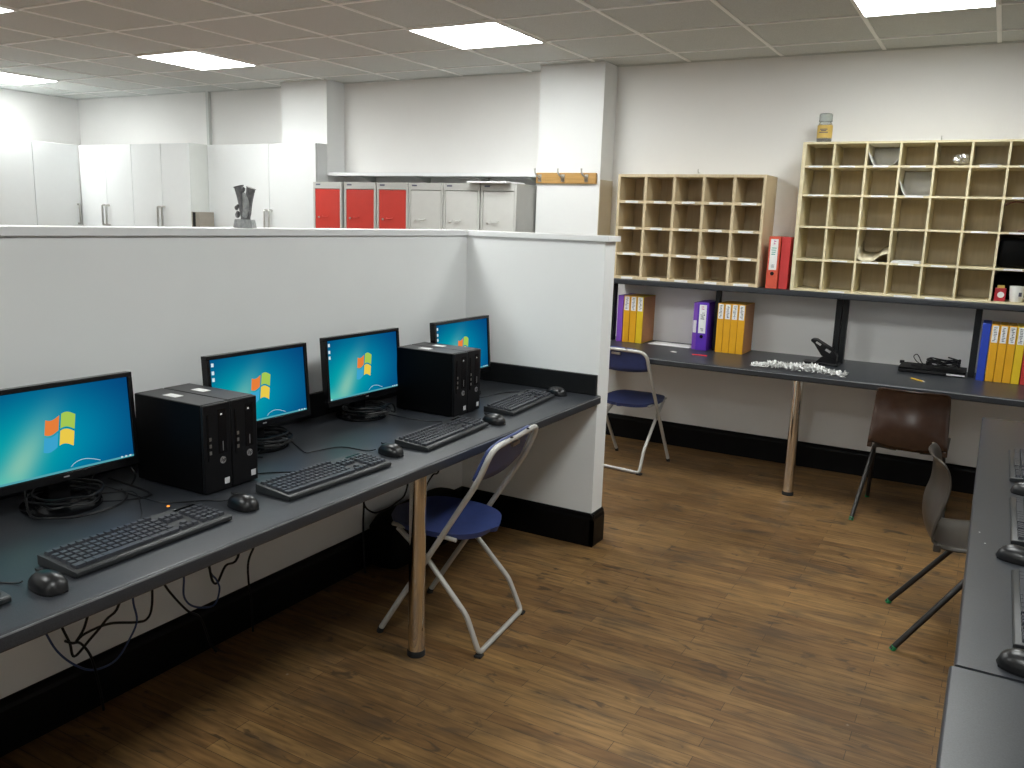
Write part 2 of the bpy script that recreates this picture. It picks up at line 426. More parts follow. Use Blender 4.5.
# --- far desk
fd = thing('wall_desk', 'long dark worktop along the far wall beneath the pigeonholes', 'desk', (0,0,0))
obj('worktop', slab((1.35, 4.956), (-2.44, 4.956), (0, -1), D-.002-4.956, ZF, .038), M['desk'], fd, smooth=True)
obj('edge_highlight', MB().box(-2.43, 1.34, 4.9535, 4.9568, ZF-.0075, ZF-.004), M['edgeglint'], fd, label='thin pale painted highlight along the front edge')  # same painted highlight on the far desk
table_leg(fd, -.936, 5.06, ZF-.038); table_leg(fd, .9, 5.06, ZF-.038)
# --- right desk (two sections)
rd = thing('side_desk', 'dark grey worktop at the right edge, far section with three keyboards', 'desk', (0,0,0))
obj('worktop', slab((.012, 4.36), (.016, 1.752), (-1, 0), .78, .742, .040), M['desk'], rd, smooth=True)
for y in (1.95, 4.15): table_leg(rd, .60, y, .702)
rd2 = thing('side_desk', 'dark grey worktop at the bottom right, near section beyond the joint', 'desk', (0,0,0))
obj('worktop', slab((.008, 1.742), (.006, -.8), (-1, 0), .78, .742, .040), M['desk'], rd2, smooth=True)
for y in (-.6, 1.5): table_leg(rd2, .60, y, .702)

# --- raised shelf over the far desk
sh = thing('desk_shelf', 'black raised shelf on posts above the far desk, holding the pigeonholes', 'shelf', (0,0,0))
obj('shelf_board', slab((1.35, 5.455), (-.806, 5.455), (0, -1), D-.002-5.455, 1.182, .036, .006), M['desk'], sh, smooth=True)
obj('shelf_board', slab((-.808, 5.455), (-2.345, 5.455), (0, -1), D-.002-5.455, 1.182, .036, .006), M['desk'], sh, smooth=True)
for x0, x1, z1 in ((-2.350, -2.315, 1.146), (-1.603, -1.574, 1.146), (-.848, -.812, 1.146), (-.808, -.777, 1.146), (-.090, -.055, 1.146), (1.3, 1.335, 1.146)):
    obj('post', MB().box(x0, x1, 5.555, 5.60, ZF, z1), M['upstand'], sh, bevel=.002)

# ================================================================ PIGEONHOLES
def pigeonhole(name, label, xs, zs, y0, y1, t, ms, mbk, labels=True, sidet=None):
    x0, x1 = xs[0], xs[-1]; z0, z1 = zs[0], zs[-1]; st = sidet or t
    th = thing(name, label, 'pigeonholes', (0,0,0))
    mb = MB()
    mb.box(x0, x0+st, y0, y1, z0, z1); mb.box(x1-st, x1, y0, y1, z0, z1)
    mb.box(x0+st, x1-st, y0, y1, z0, z0+t); mb.box(x0+st, x1-st, y0, y1, z1-t, z1)
    obj('case', mb, ms, th, bevel=.001)
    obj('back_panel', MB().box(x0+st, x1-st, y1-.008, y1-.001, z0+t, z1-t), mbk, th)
    for x in xs[1:-1]: obj('divider', MB().box(x-t/2, x+t/2, y0+.003, y1-.009, z0+t, z1-t), ms, th)
    for z in zs[1:-1]: obj('cubby_shelf', MB().box(x0+st, x1-st, y0+.002, y1-.009, z-t/2, z+t/2), ms, th)
    if labels:
        for zi in range(len(zs)-1):
            for xi in range(len(xs)-1):
                cx = (xs[xi]+xs[xi+1])/2; z = zs[zi]+(t/2 if zi == 0 else 0)
                if random.random() < labels:
                    w_ = random.uniform(.040, .050); o_ = random.uniform(-.01, .01)
                    obj('label_strip', MB().box(cx-w_+o_, cx+w_+o_, y0-.001, y0+.0015, z-t*.42, z+t*.42), M['paper'], th, label='white paper label')
    return th
xs1 = [-2.306+(.988/5)*i for i in range(6)]
zs1 = [1.1825, 1.353, 1.525, 1.698, 1.878]
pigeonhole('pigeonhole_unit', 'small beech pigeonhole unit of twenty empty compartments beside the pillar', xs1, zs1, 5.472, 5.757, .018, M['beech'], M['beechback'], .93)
xs2 = [-1.118+.1815*i for i in range(9)]
zs2 = [1.1825, 1.372, 1.570, 1.757, 1.925, 2.068]
P2Y = 5.465
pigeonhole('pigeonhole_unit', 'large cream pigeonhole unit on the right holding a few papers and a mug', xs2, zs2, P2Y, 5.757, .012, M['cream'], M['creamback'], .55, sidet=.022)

def sheet(name, pts, x0, x1, label, cat, group=None, th=.0015, mt=None, rise=0):
    """a curved sheet: pts profile (x,z) swept in y from y0..y1"""
    rows = []
    for y in (x0, (x0*2+x1)/3, (x0+2*x1)/3, x1):
        rows.append([(px, y, pz+rise*(y-x0)) for px, pz in pts])
    o = obj(name, MB().grid(rows), mt or M['paper'], smooth=True, solid=th)
    return tag(o, label, cat, group)
def sp2(l, k=5): return [(p.x, p.z) for p in smooth_path([(a, 0, b) for a, b in l], k)]
# papers inside the large unit
c = xs2; g = .010
def liner(xa, xb, zb, hl, hr, zt_, label):
    """paper pushed into a compartment: floor, curled sides, bent up at the back"""
    ys = [5.466, 5.52, 5.60, 5.67, 5.705, 5.725, 5.735, 5.738]; zs_ = [0, 0, 0, .002, .010, .03, .07, zt_-zb]
    rows = []
    for k, (y, dz) in enumerate(zip(ys, zs_)):
        f = 1-.5*k/7; row = []
        for j in range(15):
            q = j/14; e = max(0, (.22-q)/.22)**1.5*hl*f+max(0, (q-.80)/.20)**1.5*hr*f
            row.append((xa+(xb-xa)*q, y, zb+min(zt_-zb, dz+e)))
        rows.append(row)
    tag(obj('paper_sheet', MB().grid(rows), M['paper'], smooth=True, solid=.0012), label, 'paper')
liner(c[2]+.010, c[3]-.010, 1.9330, .075, .035, 2.050, 'white papers curled up the walls of a top-row compartment, third from the left')
liner(c[3]+.010, c[4]-.010, 1.7650, .085, .0, 1.912, 'white paper bent up one side in the second row, fourth compartment from the left')
sheet('paper_sheet', sp2([(c[2]+.008, 1.45), (c[2]+.012, 1.395), (c[2]+.045, 1.381), (c[2]+.10, 1.386), (c[3]-.05, 1.415), (c[3]-.009, 1.43)]), 5.475, 5.70, 'cream curled paper rising to the right in the fourth row, third from the left', 'paper', rise=.22, mt=mat('cream_paper', (.66,.60,.44), .8, noise=.03))
for k in range(3):
    o = obj('paper_sheet', MB().box(c[3]+.012+.004*k, c[4]-.012-.003*k, 5.47+.003*k, 5.70, 1.379+.0045*k, 1.3825+.0045*k), M['paper'])
    tag(o, 'white sheet in the flat stack in the fourth row, ' + ('bottom', 'middle', 'top')[k] + ' of three', 'paper', 'stacked sheets in a fourth-row compartment')
sheet('paper_sheet', sp2([(c[5]+.04, 1.9335), (c[5]+.08, 1.939), (c[5]+.12, 1.938), (c[5]+.15, 1.9335)]), 5.47, 5.68, 'single white sheet in the top-row compartment sixth from the left', 'paper')
# glittery crumpled ball
mb = MB(); P = []
for i in range(9):
    row = []
    for j in range(17):
        th_ = PI*i/8; ph = 2*PI*(j % 16)/16; rr = (.036+.010*math.sin(3*ph+i)*math.sin(2*th_+j % 16)) * (1 if 0 < i < 8 else .8)
        row.append((rr*math.sin(th_)*math.cos(ph)*1.2, rr*math.sin(th_)*math.sin(ph), rr*math.cos(th_)*.8))
    P.append(row)
mb.grid(P)
tag(obj('crumpled_foil', mb, M['foil'], loc=(c[4]+.125, 5.53, 1.9685)), 'crumpled silvery wrapping in the top-row compartment fifth from the left', 'wrapping')
# dark bag filling a cell, red tin, mug
def soft_box(x0, x1, y0, y1, z0, z1, amp, n=8):
    P = []; mb = MB(); cx, cy, cz = (x0+x1)/2, (y0+y1)/2, (z0+z1)/2
    for i in range(n+1):
        row = []
        for j in range(2*n+1):
            t = PI*i/n; ph = 2*PI*(j % (2*n))/(2*n)
            d = Vector((math.sin(t)*math.cos(ph), math.sin(t)*math.sin(ph), math.cos(t)))
            e = .35; q = Vector([math.copysign(abs(a)**e, a) for a in d])
            a_ = 1-amp*(.5+.5*math.sin(5*ph+3*t*2))*(math.sin(t)**2)
            row.append((cx+q.x*(x1-x0)/2*a_, cy+q.y*(y1-y0)/2*a_, cz+q.z*(z1-z0)/2))
        P.append(row)
    return mb.grid(P)
tag(obj('black_bag', soft_box(c[6]+.009, c[7]-.009, 5.485, 5.73, 1.3775, 1.545, .06), M['bag'], smooth=True), 'black plastic bag filling a compartment above the white mug', 'bag')
tag(obj('black_bag', soft_box(c[6]+.009, c[7]-.009, 5.60, 5.735, 1.1955, 1.352, .05), M['bag'], smooth=True), 'black bag stuffed behind the red tin and the white mug', 'bag')
t = thing('tea_tin', 'small red tin with a round cream emblem beside the white mug', 'tin', (.018, 5.515, 1.1950))
obj('body', MB().box(-.028, .028, -.022, .022, 0, .072), M['tin'], t, bevel=.003)
obj('lid', MB().box(-.018, .018, -.016, .016, .072, .088), M['gold'], t, bevel=.003, label='brownish gold lid')
mb = MB(); n_ = 20
mb.prism([(.017*math.cos(2*PI*k/n_), .017*math.sin(2*PI*k/n_)) for k in range(n_)], 0, .001, Matrix.Translation((.003, -.0222, .036)) @ Matrix.Rotation(PI/2, 4, 'X'))
obj('emblem', mb, M['paper'], t, label='round cream emblem')
t = thing('mug', 'white mug in the bottom row of the large pigeonholes', 'mug', (.098, 5.515, 1.1950))
obj('cup', MB().lathe([(.026, 0), (.031, .006), (.036, .04), (.039, .088), (.0365, .088), (.033, .04), (.028, .008)], 28), M['ceramic'], t, smooth=True)
obj('handle', MB().tube(smooth_path([(.036, 0, .072), (.058, 0, .066), (.060, 0, .035), (.034, 0, .022)], 5), .0045), M['ceramic'], t, smooth=True)
obj('motif', MB().box(-.012, .004, -.001, .001, -.012, .010, Matrix.Translation((.020, -.0325, .045)) @ Matrix.Rotation(.5, 4, 'Z')), M['ink'], t, label='dark printed mark')
# dark cable in the third row, seventh column
tag(obj('loose_cable', MB().tube(smooth_path([(c[6]+.012, 5.49, 1.72), (c[6]+.05, 5.50, 1.737), (c[6]+.10, 5.51, 1.736), (c[6]+.13, 5.50, 1.715), (c[6]+.115, 5.50, 1.675), (c[6]+.13, 5.50, 1.600), (c[6]+.09, 5.50, 1.5815)], 5), .005), mat('rust_cable', (.10,.025,.012), .5, noise=.1), smooth=True), 'dark reddish cable hanging in a third-row compartment at the right', 'cable')
# knots / stains on the small unit not built; jar on top
t = thing('coffee_jar', 'nearly empty glass jar with a gold label standing on the large pigeonholes', 'jar', (-1.018, 5.56, 2.0685))
g_ = MB().lathe([(.034, 0), (.041, .004), (.043, .02), (.043, .10), (.036, .118), (.030, .124)], 28)
obj('glass_body', g_, M['glass'], t, smooth=True)
obj('contents', MB().lathe([(.036, .003), (.0395, .008), (.0395, .022), (.037, .023)], 24), M['coffee'], t, smooth=True, label='dark coffee left at the bottom')
obj('paper_label', MB().lathe([(.0437, .028), (.0437, .102)], 28, capb=False, capt=False), M['gold'], t, smooth=True, label='gold label')
mb = MB()
for z, w_ in ((.078, .5), (.070, .35), (.060, .6)):
    a0 = -PI/2-w_; P = [[(.0443*math.cos(a0+2*w_*k/8), .0443*math.sin(a0+2*w_*k/8), z+dz) for k in range(9)] for dz in (-.0025, .0025)]
    mb.grid(P)
obj('print', mb, M['ink'], t, label='dark printed lines')
obj('lid', MB().lathe([(.031, .122), (.0385, .124), (.0385, .166), (.034, .171)], 28), mat('jar_lid', (.50,.54,.52), .25, noise=.1, trans=.5), t, smooth=True, label='translucent greenish lid')
# nails in the wall
def wall_hook(x, z, label):
    mb = MB().tube(smooth_path([(x, D, z), (x, D-.02, z), (x, D-.026, z+.012), (x, D-.022, z+.022)], 4), .0035)
    tag(obj('wall_hook', mb, M['steel'], smooth=True), label, 'hook', 'small hooks in the far wall')
wall_hook(-1.842, 1.905, 'small metal hook in the wall above the beech pigeonholes')
wall_hook(-.390, 2.095, 'tiny white-headed hook in the wall above the large pigeonholes')

# ================================================================ FILES
def strokes(x0, x1, z0, z1, y, n, vert=True):
    """illegible handwriting: small broken strokes"""
    mb = MB()
    for k in range(n):
        z = z0+(z1-z0)*(k+.5)/n
        a = random.uniform(0, .4); b = random.uniform(.6, 1)
        mb.box(x0+(x1-x0)*a, x0+(x1-x0)*b, y-.0008, y, z-(z1-z0)/n*.18, z+(z1-z0)/n*.18)
        if random.random() < .7:
            q = x0+(x1-x0)*random.uniform(.1, .9); mb.box(q-.0012, q+.0012, y-.0008, y, z-(z1-z0)/n*.42, z+(z1-z0)/n*.42)
    return mb
    return mb
def box_file(x0, w_, y0, z0, h, m_, label, group, lab=(.69, .985), depth=.232, side=None, name='box_file', tilt=0):
    t = thing(name, label, 'file', (x0+w_/2, y0, z0), tilt, group)
    a = w_/2-.0008
    obj('case', MB().box(-a, a, 0, depth, 0, h), m_, t, bevel=.002)
    if side: obj('toned_side', MB().box(a-.0003, a+.0006, .006, depth-.004, .004, h-.004), side, t, label='tan side')  # right side coloured browner than the spine
    if lab:
        l = obj('spine_label', MB().box(-a*.74, a*.74, -.0012, .0004, h*lab[0], h*lab[1]), M['paper'], t, label='white spine label')
        if lab[0] > .5: obj('handwriting', strokes(-a*.5, a*.5, h*(lab[0]+.02), h*(lab[1]-.02), -.0012, 9), M['ink'], l)
    return t
GA = 'box files at the left end of the far desk'; ORD = ('leftmost', 'middle', 'rightmost')
box_file(-2.280, .042, 5.525, ZF, .322, M['violet'], 'thin violet file beside the post at the left end of the far desk', GA, lab=None)
obj_l = None
for k in range(3):
    box_file(-2.236+.049*k, .047, 5.525, ZF, .322, M['yellow'] if k < 2 else M['yellow2'], ORD[k]+' yellow file of the three beside the thin violet file', GA, side=M['orangeside'])
GB = 'yellow box files in the middle of the far desk'
for k in range(4):
    box_file(-1.568+.0455*k, .045, 5.50, ZF, .322, M['yellow'], 'yellow box file beside the purple folders, '+('first', 'second', 'third', 'last')[k]+' from the left', GB, side=M['orangeside'])
GC = 'yellow box files at the right end of the far desk'
box_file(-.046, .044, 5.47, ZF, .326, M['fblue'], 'plain blue file at the left of the right-hand row', 'files at the right end', lab=None)
for k in range(4):
    box_file(.000+.0425*k, .042, 5.47, ZF, .322, M['yellow'] if k < 3 else M['yellow2'], 'yellow box file beside the blue file, '+('first', 'second', 'third', 'last')[k]+' from the left', GC)
box_file(.1715, .045, 5.47, ZF, .322, M['red'], 'red file at the right edge, after the yellow ones', 'files at the right end', lab=None)
def lever_arch(x0, w_, y0, z0, h, m_, label, group, inkm, rich=True, depth=.24):
    t = thing('lever_arch_file', label, 'file', (x0+w_/2, y0, z0), 0, group); a = w_/2-.001
    obj('case', MB().box(-a, a, 0, depth, 0, h), m_, t, bevel=.002)
    if rich:
        l = obj('spine_label', MB().box(-a*.66, a*.66, -.0012, .0004, h*.36, h*.95), M['paper'], t, label='white spine label')
        obj('handwriting', strokes(-a*.45, a*.45, h*.64, h*.80, -.0012, 4), inkm, l)
        obj('heading', strokes(-a*.4, a*.4, h*.84, h*.93, -.0012, 2), M['inkpink'], l)
        obj('small_print', strokes(-a*.3, a*.3, h*.40, h*.47, -.0012, 3), M['ink'], l)
        mb = MB().prism([(.0115*math.cos(2*PI*k/16), .0115*math.sin(2*PI*k/16)) for k in range(16)], -.001, .0012, Matrix.Translation((0, -.0006, h*.29)) @ Matrix.Rotation(PI/2, 4, 'X'))
        obj('finger_hole', mb, M['glossbl'], t, label='black finger hole')
    return t
box_file(-1.735, .030, 5.52, ZF, .314, M['violet'], 'thin violet folder with a small white sticker beside the purple lever arch file', None, lab=(.36, .62))
lever_arch(-1.702, .075, 5.50, ZF, .318, M['purple'], 'purple lever arch file with a tall white label, in front of the post', None, M['ink'])
lever_arch(-1.272, .072, 5.475, 1.1825, .322, M['redor'], 'orange-red lever arch file with a white label between the pigeonhole units', None, M['inkgreen'])
lever_arch(-1.197, .056, 5.49, 1.1825, .320, M['red'], 'plain dark red lever arch file against the large pigeonholes', None, M['ink'], rich=False)

# ================================================================ THINGS ON THE FAR DESK
o = obj('paper_sheet', MB().box(-.15, .15, -.075, .075, 0, .002), M['paper'], loc=(-1.90, 5.62, ZF+.0004), rz=R(-3))
tag(o, 'white sheets lying on the far desk beside the purple folders', 'paper')
# hole punch
t = thing('hole_punch', 'black heavy-duty hole punch with raised lever on the far desk', 'hole punch', (-.885, 5.45, ZF), R(0)); t.scale = (1.05, 1.2, .98)
obj('base', MB().box(-.10, .10, -.045, .045, 0, .016), M['blackpl'], t, bevel=.004)
mb = MB().prism([(-.03, .014), (.085, .014), (.085, .055), (.045, .075), (.0, .05)], -.028, .028, Matrix.Rotation(PI/2, 4, 'X'))
obj('punch_block', mb, M['blackpl'], t, bevel=.004)
mb = MB().prism([(.075, .040), (.088, .060), (.055, .105), (-.035, .158), (-.062, .160), (-.066, .146), (-.045, .128), (.0, .060), (.03, .045)], -.030, .030, Matrix.Rotation(PI/2, 4, 'X'))
lv = obj('lever', mb, M['blackpl'], t, bevel=.005)
obj('grip_inlay', MB().box(-.018, .014, -.0315, -.0295, -.006, .006, Matrix.Translation((-.018, 0, .132)) @ Matrix.Rotation(R(31), 4, 'Y')), M['silver'], lv, label='pale inlay')
obj('grip_inlay', MB().box(-.018, .014, -.0315, -.0295, -.007, .007, Matrix.Translation((.038, 0, .092)) @ Matrix.Rotation(R(31), 4, 'Y')), M['silver'], lv, label='pale inlay')
# shredded paper
mb = MB()
for k in range(420):
    u = random.random(); x = -1.215+.53*u
    hz = .040*max(0, math.sin(PI*min(1, max(0, (u-.04)/.92))))*(.55+.45*math.sin(7*u+.3)**2)
    y = 5.125-.03*u+random.gauss(0, .028); z = ZF+.002+random.random()*hz
    a = random.uniform(0, 2*PI); l = random.uniform(.018, .045); w_ = random.uniform(.003, .0065)
    dx, dy = math.cos(a), math.sin(a); P = []
    for q in range(5):
        s = q/4-.5; zz = z+.014*(s*2)**2*random.choice((0, 1))+.001*q
        P.append([(x+dx*l*s-dy*w_, y+dy*l*s+dx*w_, zz), (x+dx*l*s+dy*w_, y+dy*l*s-dx*w_, zz+random.uniform(0, .003))])
    mb.grid(P)
tag(obj('shredded_paper', mb, M['paper']), 'heap of white shredded paper strips on the far desk edge', 'paper scraps', kind='stuff')
o = obj('red_ribbon', MB().tube(smooth_path([(-.045, 0, .003), (-.015, .006, .004), (.02, -.002, .004), (.05, .004, .003)], 4), .004, flat=.5), M['redpen'], loc=(-1.60, 5.27, ZF), smooth=True)
tag(o, 'short red plastic strip lying in front of the purple file', 'plastic strip')
o = obj('paper_scrap', MB().quad((-.02,-.005,.001), (.018,-.01,.001), (.022,.006,.002), (-.012,.010,.003)), M['paper'], loc=(-1.78, 5.30, ZF), solid=.0008)
tag(o, 'tiny torn white paper scrap left of the red strip', 'paper scrap')
# pencil
t = thing('pencil', 'short yellow pencil lying on the far desk before the black laptop', 'pencil', (-.325, 5.22, ZF+.0042), R(-48))
obj('barrel', MB().tube([(-.055, 0, 0), (.045, 0, 0)], .004, 6), M['pencil'], t)
obj('tip', MB().tube([(.045, 0, 0), (.062, 0, 0)], [.004, .0006], 6), M['paper'], t, label='pale sharpened tip')
# laptop / dock with cables
t = thing('laptop', 'closed black laptop on the far desk with a heap of cable on it', 'laptop', (-.276, 5.60, ZF), R(0))
obj('base', MB().box(-.178, .178, -.115, .115, .004, .020), M['blackpl'], t, bevel=.003)
obj('lid', MB().box(-.178, .178, -.115, .115, .0205, .032), M['casebl'], t, bevel=.003)
obj('hinge', MB().tube([(-.19, .10, .032), (-.165, .10, .032)], .010, 12), M['blackpl'], t, smooth=True)
obj('sticker', MB().box(.08, .175, -.1165, -.1145, .008, .017), M['tape'], t, label='pale silver strip on the front edge')
for sx in (-.16, .16):
    for sy in (-.09, .09): obj('foot', MB().box(sx-.012, sx+.012, sy-.008, sy+.008, 0, .0042), M['rubber'], t)
pts = []
for k in range(60):
    a = 2*PI*k/14; pts.append((-.225+.085*math.cos(a)+.012*math.sin(k*.9), 5.60+.05*math.sin(a)+.01*math.cos(k*1.7), ZF+.039+.0007*k+.010*math.sin(k*2.1)**2))
mb = MB().tube(smooth_path(pts, 4), .0045, 6)
pts = [(-.27, 5.60, ZF+.042), (-.33, 5.60, ZF+.045), (-.355, 5.59, ZF+.085), (-.37, 5.59, ZF+.10), (-.385, 5.59, ZF+.085), (-.365, 5.60, ZF+.055), (-.33, 5.57, ZF+.038), (-.39, 5.56, ZF+.037)]
mb.tube(smooth_path(pts, 5), .0028, 6)
tag(obj('cable_heap', mb, M['cable'], smooth=True), 'tangled black cable coiled on top of the closed laptop', 'cable')

# ================================================================ COAT HOOK RAIL
t = thing('coat_hook_rail', 'oak board with three metal coat hooks on the pillar', 'coat hooks', (-2.727, YC, 1.852))
obj('board', MB().box(-.236, .232, -.020, 0, -.037, .037), M['oak'], t, bevel=.002)
for x in (-.205, -.022, .160):
    mb = MB().box(x-.010, x+.014, -.0235, -.020, -.026, .026)
    mb.tube(smooth_path([(x+.003, -.022, .008), (x-.006, -.045, .012), (x-.018, -.062, .034), (x-.022, -.060, .062)], 5), [.006]*15+[.009], 8)
    mb.tube(smooth_path([(x+.003, -.022, -.005), (x+.003, -.040, -.018), (x+.003, -.048, -.006)], 5), [.006]*10+[.008], 8)
    obj('hook', mb, M['steel'], t, smooth=True)

# ================================================================ LOCKERS
LY0, LY1, LH = 5.28, 5.75, 1.800
def locker(x0, x1, dm, label, group, tag_=True):
    t = thing('locker', label, 'locker', ((x0+x1)/2, LY0, 0), 0, group); a = (x1-x0)/2-.001
    mb = MB().box(-a, -a+.018, 0, LY1-LY0, 0, LH).box(a-.018, a, 0, LY1-LY0, 0, LH)
    mb.box(-a+.018, a-.018, 0, LY1-LY0, LH-.052, LH).box(-a+.018, a-.018, 0, LY1-LY0, 0, .05).box(-a+.018, a-.018, LY1-LY0-.01, LY1-LY0, .05, LH-.052)
    obj('body', mb, M['greymetal'], t, bevel=.002)
    d = obj('door', MB().box(-a+.021, a-.021, .002, .016, .053, LH-.056), dm, t, bevel=.002)
    mb = MB().lathe([(.008, 0), (.008, .008), (.005, .011)], 14); 
    for k, v in enumerate(mb.v): mb.v[k] = (v[0]-a+.060, -v[2]+.002, v[1]+LH-.275)
    obj('lock', mb, M['steel'], d, smooth=True)
    mb = MB().tube(smooth_path([(-a+.095, .002, LH-.262), (-a+.105, -.010, LH-.270), (-a+.140, -.010, LH-.270), (-a+.150, .002, LH-.262)], 4), .004, 6)
    obj('handle', mb, dm, d, smooth=True)
    if tag_: obj('number_plate', MB().box(-a+.03, -a+.075, -.001, .001, LH-.026, LH-.014), M['ink'], t, label='small dark plate')
    return t
def LX(x): return x*5.28/5.05
GLR, GLG = 'red-doored lockers', 'grey-doored lockers'
ls = [(-4.639, -4.357, 'redmetal', 'red-doored locker nearest the white cupboard, leftmost of the three', GLR),
      (-4.333, -4.034, 'redmetal', 'red-doored locker, middle one of the three', GLR),
      (-4.024, -3.741, 'redmetal', 'red-doored locker directly beside the grey-doored ones', GLR),
      (-3.736, -3.442, 'lightgrey', 'grey-doored locker directly beside the red-doored ones', GLG),
      (-3.437, -3.137, 'lightgrey', 'grey-doored locker, middle one of the three', GLG),
      (-3.130, -2.849, 'lightgrey', 'grey-doored locker nearest the pillar, white board on top', GLG)]
for a, b, mm_, lb, gr in ls: locker(LX(a), LX(b), M[mm_], lb, gr)
o = obj('white_board', MB().box(-.165, .165, -.10, .15, 0, .012), M['cap'], loc=(-3.19, 5.32, LH+.0005), rz=R(-3), bevel=.002)
tag(o, 'thin white board lying on the two lockers nearest the pillar', 'board')
t = thing('wall_shelf', 'long white shelf between the two pillars above the lockers', 'shelf', (0,0,0))
obj('shelf_board', MB().box(-4.932, -2.966, YC-.0, D-.001, 1.862, 1.888), M['cap'], t, bevel=.002)
for x in (-4.6, -4.05, -3.5, -3.05):
    obj('bracket', MB().prism([(YC+.02, 1.861), (D-.002, 1.861), (D-.002, 1.815), (D-.02, 1.815)], x-.008, x+.008, Matrix(((0,0,1,0), (1,0,0,0), (0,1,0,0), (0,0,0,1)))), M['cabside'], t)

# ================================================================ WHITE CUPBOARDS
ZT = 2.115
def d_handle(parent, p, n, horiz):
    """vertical bow handle at p (centre), n outward normal"""
    p = Vector(p); n = Vector(n)
    mb = MB().tube(round_path([p+Vector((0,0,.09)), p+n*.035+Vector((0,0,.09)), p+n*.035-Vector((0,0,.09)), p-Vector((0,0,.09))], .01), .0085, 8)
    obj('handle', mb, M['steel'], parent, smooth=True, label='brushed steel bow handle')
def cupboard_far(xa, xm, xb, label, y0=5.22, body=None, hz=1.475, hl=True, hr=True):
    t = thing('cupboard', label, 'cupboard', (0,0,0), 0, 'tall white cupboards')
    mb = body or MB().box(xa+.001, xb-.001, y0+.022, D-.031, 0, ZT)
    obj('carcass', mb, M['cabinet'], t, bevel=.002)
    d1 = obj('door', MB().box(xa+.003, xm-.0025, y0, y0+.020, .02, ZT-.002), M['cabinet'], t, bevel=.002)
    d2 = obj('door', MB().box(xm+.0025, xb-.003, y0, y0+.020, .02, ZT-.002), M['cabinet'], t, bevel=.002)
    if hl: d_handle(d1, (xm-.028, y0, hz), (0, -1, 0), 0)
    if hr: d_handle(d2, (xm+.028, y0, hz), (0, -1, 0), 0)
    return t
cupboard_far(-7.739, -7.354, -6.980, 'tall white cupboard in the far left corner')
cb_ = cupboard_far(-6.980, -6.578, -6.209, 'tall white cupboard with its side facing the wide one')
obj('toned_side', MB().box(-6.210, -6.2065, 5.222, D-.031, 0, ZT-.001), M['cabside'], cb_, label='cupboard side painted greyer for its shade')  # shade on the cupboard side, painted as a thin greyer sheet
body = MB().box(-6.203, -5.437, 5.434, D-.001, 0, ZT).box(-5.437, -4.936, 5.434, YC-.001, 0, ZT)
cupboard_far(-6.203, -5.465, -4.936, 'wide white cupboard in front of the left pillar', y0=5.412, body=body)
YE = [5.218, 4.77, 4.32, 3.87, 3.42]
for k, (a, b) in enumerate(zip(YE[0::2], YE[2::2])):
    t = thing('cupboard', ('tall white cupboard at the left edge of the view, facing right', 'tall white cupboard out of view along the left wall')[k], 'cupboard', (0,0,0), 0, 'tall white cupboards')
    mid = YE[2*k+1]
    obj('carcass', MB().box(WL+.002, -7.764, b+.001, a-.001, 0, ZT), M['cabinet'], t, bevel=.002)
    d1 = obj('door', MB().box(-7.762, -7.742, mid+.003, a-.003, .02, ZT-.002), M['cabinet'], t, bevel=.002)
    d2 = obj('door', MB().box(-7.762, -7.742, b+.003, mid-.003, .02, ZT-.002), M['cabinet'], t, bevel=.002)
    d_handle(d1, (-7.742, a-.04, 1.475), (1, 0, 0), 0); d_handle(d2, (-7.742, b+.04, 1.475), (1, 0, 0), 0)
t = thing('dispenser_box', 'small brown box with a black panel fixed to the side of a white cupboard', 'box', (-6.206, 5.275, 1.36))
obj('casing', MB().box(.001, .105, -.06, .10, 0, .172), mat('taupe', (.26,.235,.20), .5, noise=.04), t, bevel=.004)
obj('front_panel', MB().box(.022, .055, -.063, -.059, .01, .168), M['glossbl'], t, bevel=.001, label='black strip')

# ================================================================ FIGURINE ON THE PARTITION
t = thing('figurine', 'grey cast figurine of two flared horns on a stone block, on the partition', 'figurine', (-2.39, 2.245, 1.4962), R(24)); t.scale = (.76, .9, 1)
mb = MB().prism([(-.048, -.024), (.048, -.024), (.048, .024), (-.048, .024)], 0, .030)
for k in range(4, 8): x, y, z = mb.v[k]; mb.v[k] = (x*.86, y*.86, z)
obj('plinth', mb, M['stone'], t, bevel=.003)
rot = R(-20+29)
def horn(x0, x1, z1, lean):
    n = 10; pts = [(x0+(x1-x0)*(k/n), 0, .028+(z1-.028)*k/n) for k in range(n+1)]
    rs = [.021-.004*math.sin(PI*k/n)+(.004 if k == n else 0)-(.002 if k < 2 else 0) for k in range(n+1)]
    return MB().tube(smooth_path(pts, 3), [rs[min(n, k//3)] for k in range(3*n+1)], 14)
obj('horn', horn(.002, -.026, .146, 0), M['pewter'], t, smooth=True)
obj('horn', horn(.006, .034, .142, 0), M['pewter'], t, smooth=True)
mb = MB().tube(smooth_path([(.008, -.018, .04), (.018, -.022, .07), (.014, -.018, .10), (.002, -.012, .122)], 4), [.011, .012, .013, .014, .015, .015, .015, .014, .013, .012, .010, .008, .006], 10)
obj('figure', mb, M['stone'], t, smooth=True, label='lighter grey crouching figure')
for (x, y, z, r_) in ((-.001, -.010, .135, .010), (-.034, -.010, .070, .009), (-.030, -.010, .045, .011), (-.027, -.014, .052, .008), (.026, -.014, .055, .009), (-.026, -.012, .076, .007)):
    obj('ornament', MB().lathe([(r_*math.sin(PI*k/8)+.0003, z+r_-2*r_*(1-k/8) if False else z-r_*math.cos(PI*k/8)) for k in range(9)], 12, x, y), M['pewter'], t, smooth=True)

